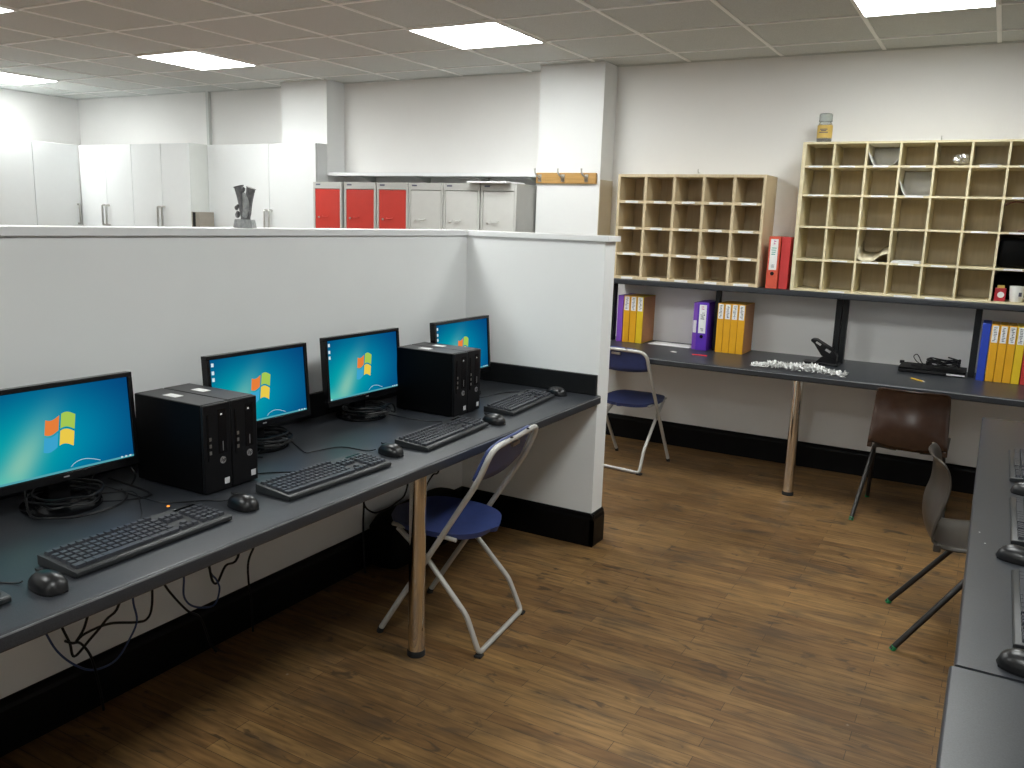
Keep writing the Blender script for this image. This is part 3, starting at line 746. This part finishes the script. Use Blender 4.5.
# ================================================================ COMPUTERS
def screen_mat():
    S = bpy.data.materials.new('screen_wallpaper'); S.use_nodes = True; nt = S.node_tree; N = nt.nodes; L = nt.links
    N.remove(N['Principled BSDF']); tc = N.new('ShaderNodeTexCoord'); sp = N.new('ShaderNodeSeparateXYZ'); L.new(tc.outputs['UV'], sp.inputs[0])
    def mth(op, a, b=None):
        q = N.new('ShaderNodeMath'); q.operation = op
        for i, v in enumerate((a, b)):
            if v is None: continue
            if isinstance(v, (int, float)): q.inputs[i].default_value = v
            else: L.new(v, q.inputs[i])
        return q.outputs[0]
    u, v = sp.outputs[0], sp.outputs[1]
    def glow(cx, cy, sx, sy, sh=0):
        du = mth('SUBTRACT', u, cx); dv = mth('SUBTRACT', v, cy)
        du = mth('ADD', du, mth('MULTIPLY', dv, sh))
        a = mth('MULTIPLY', du, 1/sx); b = mth('MULTIPLY', dv, 1/sy)
        d = mth('ADD', mth('MULTIPLY', a, a), mth('MULTIPLY', b, b))
        return mth('POWER', 2.718, mth('MULTIPLY', d, -1.0))
    def mix(fac, A, B):
        x = N.new('ShaderNodeMix'); x.data_type = 'RGBA'; L.new(fac, x.inputs[0])
        if isinstance(A, tuple): x.inputs[6].default_value = A
        else: L.new(A, x.inputs[6])
        x.inputs[7].default_value = B; return x.outputs[2]
    c = mix(glow(.45, .40, .52, .62), (.002, .040, .19, 1), (.0, .25, .46, 1))
    c = mix(glow(.20, .25, .34, .50, -.15), c, (.0, .43, .45, 1))
    c = mix(mth('MULTIPLY', glow(.20, .12, .10, .42, -.35), .6), c, (.42, .72, .50, 1))
    c = mix(glow(.02, .02, .20, .12), c, (.10, .60, .50, 1))
    e = N.new('ShaderNodeEmission'); L.new(c, e.inputs[0]); e.inputs[1].default_value = SCREEN
    L.new(e.outputs[0], N['Material Output'].inputs[0]); return S
SCRM = [screen_mat()]+[emit('screen_'+n_, c_, SCREEN) for n_, c_ in (('red', (.90,.24,.05)), ('green', (.42,.66,.10)), ('blue', (.05,.42,.70)), ('amber', (.95,.68,.08)), ('white', (.72,.88,.92)), ('taskbar', (.10,.42,.48)))]
SW, SH_ = .410, .230
def make_monitor(label, loc, rz, lift=0):
    t = thing('monitor', label, 'monitor', loc, rz, 'black widescreen monitors')
    tilt = R(4)
    T = Matrix.Translation((-.018, 0, .214+lift)) @ Matrix.Rotation(-tilt, 4, 'Y')   # x = out of the screen, y = right, z = up
    wB, hT, hB = SW/2+.014, SH_/2+.014, SH_/2+.024
    mb = MB()
    mb.box(-.022, .006, -wB, wB, SH_/2+.001, hT, T); mb.box(-.022, .006, -wB, wB, -hB, -SH_/2-.001, T)
    mb.box(-.022, .006, -wB, -SW/2-.001, -SH_/2-.001, SH_/2+.001, T); mb.box(-.022, .006, SW/2+.001, wB, -SH_/2-.001, SH_/2+.001, T)
    obj('bezel', mb, M['glossbl'], t, bevel=.0015, label='glossy black bezel')
    mb = MB().box(-.024, -.0225, -wB+.002, wB-.002, -hB+.002, hT-.002, T)
    P = T
    n = len(mb.v); ring = []
    for (s_, x) in ((1, -.024), (.82, -.045), (.55, -.052)):
        ring.append([P @ Vector((x, a*s_*(wB-.004), b*s_*(hB-.012))) for a, b in ((-1,-1), (1,-1), (1,1), (-1,1), (-1,-1))])
    mb.grid(ring); mb.quad(*[ring[-1][k] for k in range(4)])
    obj('rear_shell', mb, M['blackpl'], t, bevel=.003)
    # screen with its picture
    me = MB(); me.mi = 0
    def q(y0, z0, y1, z1, x=0): me.quad(*[T @ Vector((x, a, b)) for a, b in ((y0, z0), (y1, z0), (y1, z1), (y0, z1))])
    q(-SW/2, -SH_/2, SW/2, SH_/2)
    # four-pane flag, waved
    def wave(u, v):   # u,v in -1..1
        s_ = .043; yy = u*s_*(.96)+v*s_*.16*1-.003
        zz = v*s_*.98+.0085*math.sin((u+.15)*PI*.95)*1.0-.004
        return yy, zz
    for mi, (ua, ub, va, vb) in ((1, (-1, -.07, .07, 1)), (2, (.07, 1, .07, 1)), (3, (-1, -.07, -1, -.07)), (4, (.07, 1, -1, -.07))):
        me.mi = mi; n = 7
        P_ = [[T @ Vector((.0006, *wave(ua+(ub-ua)*i/n, va+(vb-va)*j/n))) for i in range(n+1)] for j in range(n+1)]
        me.grid(P_)
    me.mi = 5   # light swoosh, desktop icons, tray
    sw_ = [(.018+.085*k/12, -.105+.014*math.sin(PI*(k/12)**.8)) for k in range(13)]
    me.grid([[T @ Vector((.0006, y, z+dz)) for y, z in sw_] for dz in (-.0006, .0007)])
    for k, z in enumerate((.098, .072, .050)): q(-.199, z-.006, -.189, z+.006, .0006)
    for k in range(3): q(.165+.013*k, -.1125, .171+.013*k, -.1085, .0006)
    me.mi = 6; q(-SW/2, -SH_/2, SW/2, -SH_/2+.0055, .0003)
    me.mi = 5; q(-.201, -.1135, -.193, -.1095, .0007)
    s = obj('screen', me, SCRM, t, label='lit screen with a blue wallpaper and a four-colour flag')
    uv = s.data.uv_layers.new(name='UVMap')
    Ti = T.inverted()
    for lp in s.data.loops:
        p = Ti @ s.data.vertices[lp.vertex_index].co; uv.data[lp.index].uv = (p.y/SW+.5, p.z/SH_+.5)
    obj('badge', MB().box(.0058, .0066, -.008, .008, -.1285, -.1245, T), M['silver'], t, label='small silver badge')
    obj('neck', MB().prism([(-.075, -.028), (-.045, -.028), (-.035, .028), (-.075, .028)], .012, .15+lift), M['glossbl'], t, bevel=.004)
    obj('neck_joint', MB().box(-.066, -.030, -.035, .035, .10, .16), M['glossbl'], t, bevel=.004)
    obj('stand_base', MB().lathe([(.098, 0), (.102, .004), (.101, .010), (.080, .014), (.030, .018), (.0, .0185)], 40, -.035, 0, capt=False), M['glossbl'], t, smooth=True)
    return t
mons = [((-2.107, 1.330, ZD), R(-2.6), 'monitor at the left edge of the view, nearest the camera'),
        ((-2.134, 2.073, ZD), R(-2.2), 'monitor partly hidden behind the nearer pair of computer towers'),
        ((-2.145, 2.638, ZD), R(-2.0), 'monitor fully in view between the two pairs of computer towers'),
        ((-2.080, 3.264, ZD), R(-1.5), 'monitor in the corner beside the end of the partition')]
mon0 = make_monitor('black '+mons[0][2], mons[0][0], mons[0][1])
for l_, r_, s_ in mons[1:3]: dup(mon0, l_, r_, 'black '+s_)
make_monitor('black '+mons[3][2], mons[3][0], mons[3][1], .008)
def coil(cx, cy, seed, label):
    rnd = random.Random(seed); pts = []
    for k in range(54):
        a = 2*PI*k/13+seed; r_ = .078+.016*rnd.random()+.008*math.sin(k*.7)
        if k > 46: r_ += .012*(k-46)
        pts.append((cx+r_*math.cos(a), cy+r_*math.sin(a)*1.0, max(.0045, (.021+.0007*k+.004*rnd.random()) if r_ < .104 else .012)))
    o = obj('coiled_cable', MB().tube(smooth_path(pts, 4), .0035, 6), M['cable'], loc=(0, 0, ZD), smooth=True)
    tag(o, label, 'cable', 'coiled cables on the monitor stands')
coil(-2.118, 1.330, 1, 'black cable coiled round the stand of the monitor nearest the camera')
coil(-2.150, 2.638, 3, 'black cable coiled round the stand of the monitor between the tower pairs')
coil(-2.142, 2.073, 5, 'black cable coiled on the stand of the monitor behind the nearer towers')

def text_mesh(s, size, T, shear=.3):
    cu = bpy.data.curves.new('txt', 'FONT'); cu.body = s; cu.size = size; cu.shear = shear; cu.align_x = 'CENTER'; cu.align_y = 'CENTER'; cu.extrude = .0003
    o = bpy.data.objects.new('txt', cu); C.objects.link(o)
    dg = bpy.context.evaluated_depsgraph_get(); me = o.evaluated_get(dg).to_mesh()
    mb = MB(); mb.v = [tuple(T @ v.co) for v in me.vertices]; mb.f = [tuple(p.vertices) for p in me.polygons]; mb.m = [0]*len(mb.f)
    bpy.data.objects.remove(o); bpy.data.curves.remove(cu); return mb
YZ = Matrix(((0,0,1,0), (1,0,0,0), (0,1,0,0), (0,0,0,1)))   # text plane xy -> yz facing +x
def make_tower(label, loc, rz):
    """front faces +x, origin = front bottom left corner seen from the front"""
    t = thing('computer_tower', label, 'computer', loc, rz, 'black slim computer towers')
    W_, Dp, Hh = .0985, .292, .263
    obj('case', MB().box(-Dp, -.012, 0, W_, .004, Hh), [M['casebl']], t, bevel=.002)
    obj('top_cover', MB().box(-Dp+.002, -.014, .002, W_-.002, Hh-.0005, Hh+.0015), M['casetop'], t, bevel=.001, label='dull grey-black top')
    fb = obj('front_bezel', MB().box(-.0115, 0, 0, W_, .004, Hh+.0005), M['blackpl'], t, bevel=.003)
    mb = MB().box(-.001, .0012, .052, .082, .115, .245).box(-.001, .0015, .012, .018, .10, .235)
    obj('drive_cover', mb, M['glossbl'], fb, label='glossy drive panel')
    obj('power_light', MB().box(-.001, .0018, .060, .066, .228, .233), M['paper'], fb, label='small white mark')
    mb = MB()
    for k in range(3): mb.box(0, .0016, .018, .026, .118+.02*k, .128+.02*k)
    obj('ports', mb, M['steel'], fb, label='row of small sockets')
    obj('port_slot', MB().box(0, .0018, .066, .068, .122, .150), M['silver'], fb, label='thin silver line')
    n_ = 24; mb = MB().prism([(.0105*math.cos(2*PI*k/n_), .0105*math.sin(2*PI*k/n_)) for k in range(n_)], 0, .0015, Matrix.Translation((.0, .066, .094)) @ YZ)
    lg = obj('logo', mb, M['silver'], fb, label='round silver badge')
    obj('logo_letters', text_mesh('hp', .017, Matrix.Translation((.0017, .066, .0955)) @ YZ), M['glossbl'], lg)
    st = obj('sticker', MB().box(0, .0008, .070, .088, .020, .038), M['tape'], fb, label='small pale square sticker')
    obj('asset_label', MB().box(-.205, -.150, .030, .060, Hh+.0015, Hh+.0022), M['paper'], t, label='white label on the top')
    for sx in (-.26, -.04):
        for sy in (.015, .083): obj('foot', MB().box(sx-.012, sx+.012, sy-.008, sy+.008, 0, .0045), M['rubber'], t)
    return t
tw = make_tower('black slim computer tower beside the monitor nearest the camera, left of the nearer pair', (-1.888, 1.600, ZD), 0)
dup(tw, (-1.888, 1.7015, ZD), 0, 'black slim computer tower overlapping the second monitor, right of the nearer pair')
dup(tw, (-1.862, 2.838, ZD), 0, 'black slim computer tower close to the third monitor, left of the farther pair')
dup(tw, (-1.862, 2.9395, ZD), 0, 'black slim computer tower overlapping the corner monitor, right of the farther pair')

def make_keyboard(label, loc, rz):
    """long side along y, front (user) side +x, origin centre bottom"""
    t = thing('keyboard', label, 'keyboard', loc, rz, 'black keyboards')
    hw, hl = .078, .223; hf = .062
    rise = .012
    P = lambda x, y, z: (x, y, z)
    zt = lambda x: .015+rise*(hw-x)/(2*hw)
    mb = MB()
    pr_ = [(-hw, .002), (hf-.003, .002), (hf, .005), (hf, .013), (hf-.004, zt(hf)), (-hw, zt(-hw))]
    mb.prism([(x, z) for x, z in pr_], -hl, hl, Matrix(((1,0,0,0), (0,0,1,0), (0,1,0,0), (0,0,0,1))))
    mb.f = [f[::-1] for f in mb.f]
    obj('case', mb, M['kbd'], t, bevel=.0015)
    def keys(y0, y1, x0, rows, cols, pitch=.0188, name='keys', skip=()):
        mb = MB()
        for r_ in range(rows):
            x = x0+r_*pitch
            for c_ in range(cols):
                if (r_, c_) in skip: continue
                y = y0+(y1-y0)*c_/cols; w_ = (y1-y0)/cols-.0026; z = zt(x+pitch/2)
                k0 = len(mb.v); mb.box(x+.0013, x+pitch-.0013, y+.0013, y+.0013+w_, z-.001, z+.0075)
                for q in range(4, 8):
                    vx, vy, vz = mb.v[k0+q]; mb.v[k0+q] = (x+pitch/2+(vx-x-pitch/2)*.78, y+.0013+w_/2+(vy-y-.0013-w_/2)*.8, vz)
        return obj(name, mb, M['key'], t)
    keys(-.214, .066, -.070, 1, 15, name='function_keys')
    mb = keys(-.214, .066, -.046, 4, 15, name='letter_keys')
    mb2 = MB(); x = -.046+4*.0188; z = zt(x+.009)
    for y0, y1 in ((-.214, -.188), (-.186, -.165), (-.163, -.142), (-.140, -.036), (-.034, -.012), (-.010, .012), (.014, .038), (.040, .066)):
        mb2.box(x+.001, x+.0175, y0, y1, z-.001, z+.007)
    obj('space_bar_row', mb2, M['key'], t)
    keys(.074, .128, -.046, 2, 3, name='navigation_keys'); keys(.074, .128, .0105, 2, 3, name='arrow_keys', skip=((0, 0), (0, 2)))
    keys(.138, .213, -.046, 5, 4, name='number_pad')
    obj('indicator_panel', MB().box(-.066, -.056, .140, .205, zt(-.06)-.001, zt(-.06)+.001), M['glossbl'], t)
    return t
kb = make_keyboard('black keyboard in front of the monitor nearest the camera', (-1.738, 1.283, ZD), R(1))
dup(kb, (-1.716, 1.925, ZD), R(-2), 'black keyboard in front of the nearer pair of towers')
dup(kb, (-1.723, 2.575, ZD), R(3), 'black keyboard in front of the monitor between the tower pairs')
dup(kb, (-1.762, 3.235, ZD), R(4), 'black keyboard nearest the end of the partition')
dup(kb, (-1.738, .698, ZD), R(0), 'black keyboard of which only a corner shows at the left edge')
for k in kb.children:
    pass
tag(obj('orange_light', MB().lathe([(.004, 0), (.004, .002)], 12), M['orange_led'], loc=(-1.84, 1.435, ZD+.0275)), 'tiny orange light at the back of the keyboard nearest the camera', 'light')

def make_mouse(label, loc, rz):
    """points toward -x (away from the user), origin centre bottom"""
    t = thing('mouse', label, 'mouse', loc, rz, 'black wired mice')
    n, m_ = 14, 20; P = []
    for i in range(n+1):
        s = -1+2*i/n; row = []
        w_ = .031*(max(0, 1-abs(s)**2.6))**.5*(1+.06*s); h = .038*(max(0, 1-abs(s)**2.8))**.55*(1+.14*s-.12*s*s)
        for j in range(m_+1):
            a = PI*j/m_; row.append((s*.056, -math.cos(a)*w_, .004+math.sin(a)**.8*h*.92 if 0 < j < m_ else .003))
        P.append(row)
    mb = MB().grid(P); obj('shell', mb, M['satinbl'], t, smooth=True)
    obj('underside', MB().prism([(P[i][0][0], P[i][0][1]) for i in range(1, n)]+[(P[i][-1][0], P[i][-1][1]) for i in range(n-1, 0, -1)], 0, .0045), M['blackpl'], t)
    mb = MB().lathe([(.004, -.003), (.009, -.003), (.009, .003), (.004, .003)], 16); mb.v = [(x-.028, z, y+.026) for x, y, z in mb.v]
    obj('scroll_wheel', mb, M['rubber'], t, smooth=True)
    obj('button_seam', MB().box(-.052, -.004, -.0006, .0006, .030, .0352, Matrix.Translation((0,0,-.004))), M['rubber'], t)
    return t
ms = make_mouse('black mouse beside the keyboard nearest the camera, left foreground', (-1.683, 1.002, ZD), R(-6))
mice = [((-1.738, 1.597, ZD), R(-8), 'black mouse between the first two keyboards, below the nearer towers'),
        ((-1.740, 2.262, ZD), R(-14), 'black mouse above the table leg, between the second and third keyboards'),
        ((-1.690, 2.868, ZD), R(-12), 'black mouse above the folding chair, beside the corner keyboard'),
        ((-1.742, 3.530, ZD), R(-14), 'black mouse against the upstand at the end of the partition')]
for l_, r_, s_ in mice: dup(ms, l_, r_, s_)
# mouse and keyboard leads
def lead(pts, label, r_=.0019, name='lead', m_='cable', grp='leads lying on the desk'):
    o = obj(name, MB().tube(smooth_path([(x, y, z) for x, y, z in pts], 6), r_, 6), M[m_], smooth=True)
    tag(o, label, 'cable', grp); return o
z = ZD+.0024
lead([(-1.738, .980, ZD+.010), (-1.76, .975, z), (-1.84, .935, z), (-1.92, .91, z), (-2.02, .96, z), (-2.2, 1.0, z)], 'thin lead of the left foreground mouse')
lead([(-1.790, 1.605, ZD+.010), (-1.82, 1.595, z), (-1.86, 1.57, z), (-1.93, 1.50, z), (-2.02, 1.49, z), (-2.25, 1.50, z)], 'thin lead of the mouse below the nearer towers')
lead([(-1.794, 2.250, ZD+.010), (-1.83, 2.24, z), (-1.93, 2.225, z), (-1.965, 2.13, z), (-1.975, 2.10, z), (-2.05, 2.14, z), (-2.26, 2.26, z)], 'thin lead of the mouse above the table leg')
lead([(-1.812, 1.92, ZD+.012), (-1.84, 1.925, z), (-1.91, 1.86, z), (-1.96, 1.80, z), (-2.04, 1.83, z), (-2.25, 1.98, z)], 'thin lead of the keyboard before the nearer towers')
lead([(-1.965, 1.84, z+.004), (-2.05, 1.93, z+.006), (-2.15, 2.1, z+.008), (-2.28, 2.3, z)], 'thin lead crossing the desk behind the second keyboard')
lead([(-1.745, 2.86, ZD+.010), (-1.78, 2.84, z), (-1.83, 2.78, z), (-1.92, 2.72, z), (-2.05, 2.72, z), (-2.2, 2.74, z)], 'thin lead of the mouse above the folding chair')
lead([(-1.797, 3.515, ZD+.010), (-1.86, 3.50, z), (-1.95, 3.42, z), (-2.0, 3.2, z), (-2.08, 3.08, z+.02), (-2.2, 3.12, z)], 'thin lead of the mouse by the upstand')
lead([(-1.835, 1.36, ZD+.013), (-1.87, 1.37, z), (-1.93, 1.42, z), (-2.03, 1.47, z+.02), (-2.12, 1.42, z+.012), (-2.24, 1.45, z)], 'thin lead of the keyboard nearest the camera')
lead([(-2.14, 1.545, z), (-2.10, 1.53, ZD+.05), (-2.16, 1.52, ZD+.09), (-2.19, 1.46, ZD+.04), (-2.10, 1.40, z), (-2.02, 1.52, z), (-2.25, 1.55, z)], 'grey-black lead looping up behind the monitor nearest the camera', .003)

# cables hanging under the desk
XW = -2.27
def hang(pts, label, m_='cable', r_=.0042, X=XW):
    P = [(X+(.012*math.sin(3.1*i)), y, z) for i, (y, z) in enumerate(pts)]
    o = obj('hanging_cable', MB().tube(smooth_path(P, 6), r_, 6), M[m_], smooth=True)
    tag(o, label, 'cable', 'cables hanging under the computer desk')
U_ = ZD-.042
HC = [
 ([(1.30, U_), (1.308, .50), (1.314, .413), (1.333, .343), (1.367, .265), (1.416, .2), (1.478, .154), (1.547, .156), (1.604, .199), (1.629, .257), (1.626, .327), (1.631, .41), (1.64, U_)], 'blue network cable in a deep loop under the near end of the desk', 'cableblue', .0035),
 ([(1.33, U_), (1.35, .45), (1.367, .398), (1.384, .334), (1.405, .277), (1.414, .23), (1.469, .258), (1.522, .302), (1.585, .36), (1.63, U_)], 'black cable dipping in a V under the near end of the desk', 'cable', .0042),
 ([(1.50, U_), (1.484, .383), (1.467, .338), (1.448, .3), (1.424, .269), (1.452, .287), (1.538, .282), (1.625, .252), (1.672, .242), (1.687, .286), (1.701, .402), (1.71, U_)], 'black cable running level then turning up under the near desk end', 'cable', .0042),
 ([(1.39, .29), (1.411, .274), (1.436, .263), (1.46, .223), (1.477, .172), (1.49, .08), (1.50, .006)], 'short black cable dropping to the skirting from the V-shaped one', 'cable', .0042),
 ([(1.70, U_), (1.721, .413), (1.74, .343), (1.769, .289), (1.83, .207), (1.879, .161), (1.92, .05), (1.94, .006)], 'black cable slanting down to the floor under the mouse by the nearer towers', 'cable', .0042),
 ([(1.80, U_), (1.815, .397), (1.82, .331), (1.816, .263), (1.86, .21), (1.937, .186), (1.97, .23), (1.954, .274), (1.922, .36), (1.90, U_)], 'dark blue cable in a shallow loop under the second keyboard', 'cableblue', .0035),
 ([(1.90, U_), (1.925, .345), (1.954, .26), (1.996, .312), (2.067, .348), (2.10, U_)], 'black cable in a small V under the second keyboard', 'cable', .0045),
 ([(2.17, U_), (2.155, .378), (2.134, .338), (2.103, .29), (2.105, .21), (2.112, .136), (2.12, .006)], 'single black cable hanging straight under the second keyboard', 'cable', .0042),
 ([(2.80, U_), (2.793, .427), (2.766, .33), (2.82, .273), (2.891, .257), (2.986, .268), (3.084, .328), (3.10, U_)], 'black cable sagging behind the chrome table leg', 'cable', .0042),
 ([(2.74, U_), (2.752, .392), (2.766, .33), (2.759, .255), (2.765, .15), (2.77, .006)], 'black cable falling to the floor left of the chrome table leg', 'cable', .0042),
 ([(3.37, U_), (3.345, .362), (3.286, .326), (3.237, .293), (3.214, .23), (3.20, .19)], 'black cable behind the backrest tube of the near folding chair', 'cable', .0042),
]
for p_, l_, m_, r_ in HC: hang(p_, l_, m_, r_)
tag(obj('black_bag', soft_box(-2.305, -2.15, 2.80, 3.42, .001, .255, .10, 10), M['bag'], smooth=True), 'black bag slumped on the floor against the skirting behind the near folding chair', 'bag')

# ================================================================ CHAIRS
def folding_chair(label, loc, rz):
    """origin on the floor, +y forward"""
    t = thing('folding_chair', label, 'chair', loc, rz, 'blue folding chairs')
    wA, wB = .195, .190; r = .0105
    foot = Vector((wA, .205, .012)); top = Vector((wA-.004, -.250, .790))
    pts = [(-wA, .205, .012), (-wA-.020, -.205, .67), (-wA-.018, -.250, .785), (wA+.018, -.250, .785), (wA+.020, -.205, .67), (wA, .205, .012)]
    obj('back_frame', MB().tube(round_path(pts, .085, 7), r, 12), M['greytube'], t, smooth=True, label='grey steel tube frame')
    pts = [(-wB+.03, .15, .418), (-wB+.012, .012, .325), (-wB+.002, -.155, .145), (-wB-.004, -.212, .013), (wB+.004, -.212, .013), (wB-.002, -.155, .145), (wB-.012, .012, .325), (wB-.03, .15, .418)]
    obj('rear_leg_frame', MB().tube(round_path(pts, .022, 6), r*.95, 12), M['greytube'], t, smooth=True, label='grey steel tube frame with floor bar')
    for s in (-1, 1):
        obj('foot_cap', MB().tube([(s*wA, .199, .022), (s*wA, .207, 0.001)], .0125, 12), M['rubber'], t, smooth=True)
        obj('foot_cap', MB().box(s*wB-.016+s*.004, s*wB+.016+s*.004, -.226, -.198, .0005, .010), M['rubber'], t, bevel=.002)
        obj('pivot_bolt', MB().tube([(s*(wA+.014), .008, .345), (s*(wB-.012), .008, .345)], .006, 10), M['steel'], t, smooth=True)
    # seat: rounded, dished
    n = 22; P = []
    for i in range(n+1):
        u = i/n; v_ = math.sin(PI/2*(-1+2*u)); y = .030+.200*v_; u = (v_+1)/2; row = []
        w_ = .178*(max(.0, 1-abs(v_)**2.5))**(1/2.3)+.026
        for j in range(13):
            v = -1+2*j/12
            zz = .432+.016*u-.012*(1-v*v)*(1-v_*v_)-.010*max(0, (u-.8)/.2)**2
            row.append((w_*v*.92, y+.020*(1-v*v)*v_, zz))
        P.append(row)
    mb = MB().grid(P)
    m_ = len(P); e = [P[i][0] for i in range(m_)]+[P[-1][j] for j in range(1, 13)]+[P[i][-1] for i in range(m_-2, -1, -1)]+[P[0][j] for j in range(11, 0, -1)]
    lo = [(x*.965, (y-.04)*.965+.04, z_-.022) for x, y, z_ in e]
    mb.grid([e+[e[0]], lo+[lo[0]]]); mb.quad(*lo)
    obj('seat', mb, M['blue'], t, smooth=True)
    for s in (-1, 1): obj('seat_rail', MB().tube([(s*.175, -.10, .418), (s*.165, .17, .432)], .008, 8), M['greytube'], t, smooth=True)
    # backrest: curved panel on the front of the frame
    P = []
    for i in range(7):
        v = i/6; row = []
        for j in range(17):
            u = -1+2*j/16
            z_ = .662+.138*v - .022*(1-u*u)*(1-v) - .030*v*abs(u)**5
            y = -.172-.42*(z_-.65) - .014*(1-u*u)
            row.append((u*(.208-.012*v*abs(u)), y, z_))
        P.append(row)
    mb = MB().grid(P)
    b_ = obj('backrest', mb, M['blue'], t, smooth=True, solid=.009)
    for x in (-.075, .075): obj('rivet', MB().lathe([(.006, 0), (.006, .004), (.003, .006)], 10, x, -.262), M['rubber'], t, smooth=True).location.z = .797
    obj('sticker', MB().box(-.030, .030, -.2500, -.2400, .752, .766), M['steel'], t, label='small silver sticker')
    return t
fc = folding_chair('blue folding chair with grey tube frame, pushed under the computer desk', (-1.698, 2.602, 0), R(96.1))
dup(fc, (-1.990, 5.142, 0), R(-6), 'blue folding chair at the far desk, partly hidden by the partition end')

def poly_chair(name, label, loc, rz, shell, tube, foot):
    t = thing(name, label, 'chair', loc, rz, 'stackable plastic chairs')
    prof = smooth_path([(0, .215, .395), (0, .195, .418), (0, .10, .412), (0, -.05, .398), (0, -.135, .406), (0, -.172, .452), (0, -.182, .54), (0, -.165, .62), (0, -.164, .69), (0, -.172, .722), (0, -.186, .736)], 4)
    n = len(prof); P = []
    for i, p in enumerate(prof):
        s = i/(n-1)
        w_ = .195 if s < .45 else .195-(s-.45)/.55*.020
        if s > .88: w_ -= .035*((s-.88)/.12)**2
        if s < .10: w_ -= .03*((.10-s)/.10)**2
        row = []
        back = max(0, min(1, (s-.45)/.15))
        for j in range(17):
            v = -1+2*j/16; a = abs(v)
            dish = a**2.4
            x = v*w_; y = p.y+back*.055*dish*(1-.45*max(0, (s-.75)/.25)); z = p.z+(1-back)*.030*dish*(1 if s > .12 else s/.12)
            rim = max(0, (a-.86)/.14)
            y -= back*.012*rim**2; z -= (1-back)*.014*rim**2
            row.append((x, y, z))
        P.append(row)
    obj('shell', MB().grid(P), shell, t, smooth=True, solid=.006, label='moulded plastic seat and back in one piece')
    for s in (-1, 1):
        r = .0115
        a = (s*.160, -.03, .392); b = (s*.160, .055, .392)
        for nm, q0, q1 in (('leg', (s*.172, .030, .386), (s*.225, -.250, .004)), ('leg', (s*.172, -.015, .386), (s*.205, .250, .004))):
            l = obj(nm, MB().tube(round_path([(s*.06, q0[1], .380), q0, q1], .03, 5), r, 12), tube, t, smooth=True)
            q = Vector(q1)+(Vector(q0)-Vector(q1)).normalized()*.014
            obj('foot_plug', MB().tube([tuple(q), (q1[0], q1[1], .0005)], [.0120, .0120], 12), foot, l, smooth=True, label='green foot plug' if foot is M['greenfoot'] else None)
        obj('shell_lug', MB().box(s*.185-.012, s*.185+.012, -.152, -.126, .400, .430), shell, t, bevel=.004)
    obj('crossbar', MB().tube([(-.15, .012, .378), (.15, .012, .378)], .011, 10), tube, t, smooth=True)
    return t
poly_chair('plastic_chair', 'dark brown moulded plastic chair tucked under the far desk', (-.318, 5.05, 0), R(0), M['brown'], M['darktube'], M['greenfoot'])
poly_chair('plastic_chair', 'grey-brown moulded plastic chair facing the side desk, green leg ends', (.034, 3.590, 0), R(-81.8), M['greybrown'], M['darktube'], M['greenfoot'])

# ================================================================ SIDE DESK THINGS
for y, lb in ((3.46, 'black keyboard farthest along the side desk at the right edge'), (2.775, 'black keyboard in the middle of the side desk at the right edge'), (2.10, 'black keyboard nearest the joint in the side desk')):
    dup(kb, (.176, y, .742), R(180), lb, 'black keyboards on the side desk')
for x, y, lb in ((.170, 3.110, 'black mouse on the side desk between the far and middle keyboards'), (.134, 2.435, 'black mouse on the side desk between the middle and near keyboards'), (.140, 1.795, 'black mouse on the side desk closest to the joint')):
    dup(ms, (x, y, .742), R(180-14), lb, 'black mice on the side desk')
for x, y, k in ((.040, 2.62, 0), (.055, 2.53, 1)):
    tag(obj('paint_speck', MB().lathe([(.0022, 0), (.0015, .0008)], 8), M['paper'], loc=(x, y, .7423)), 'tiny white speck on the side desk, ' + ('farther', 'nearer')[k] + ' of two', 'speck')
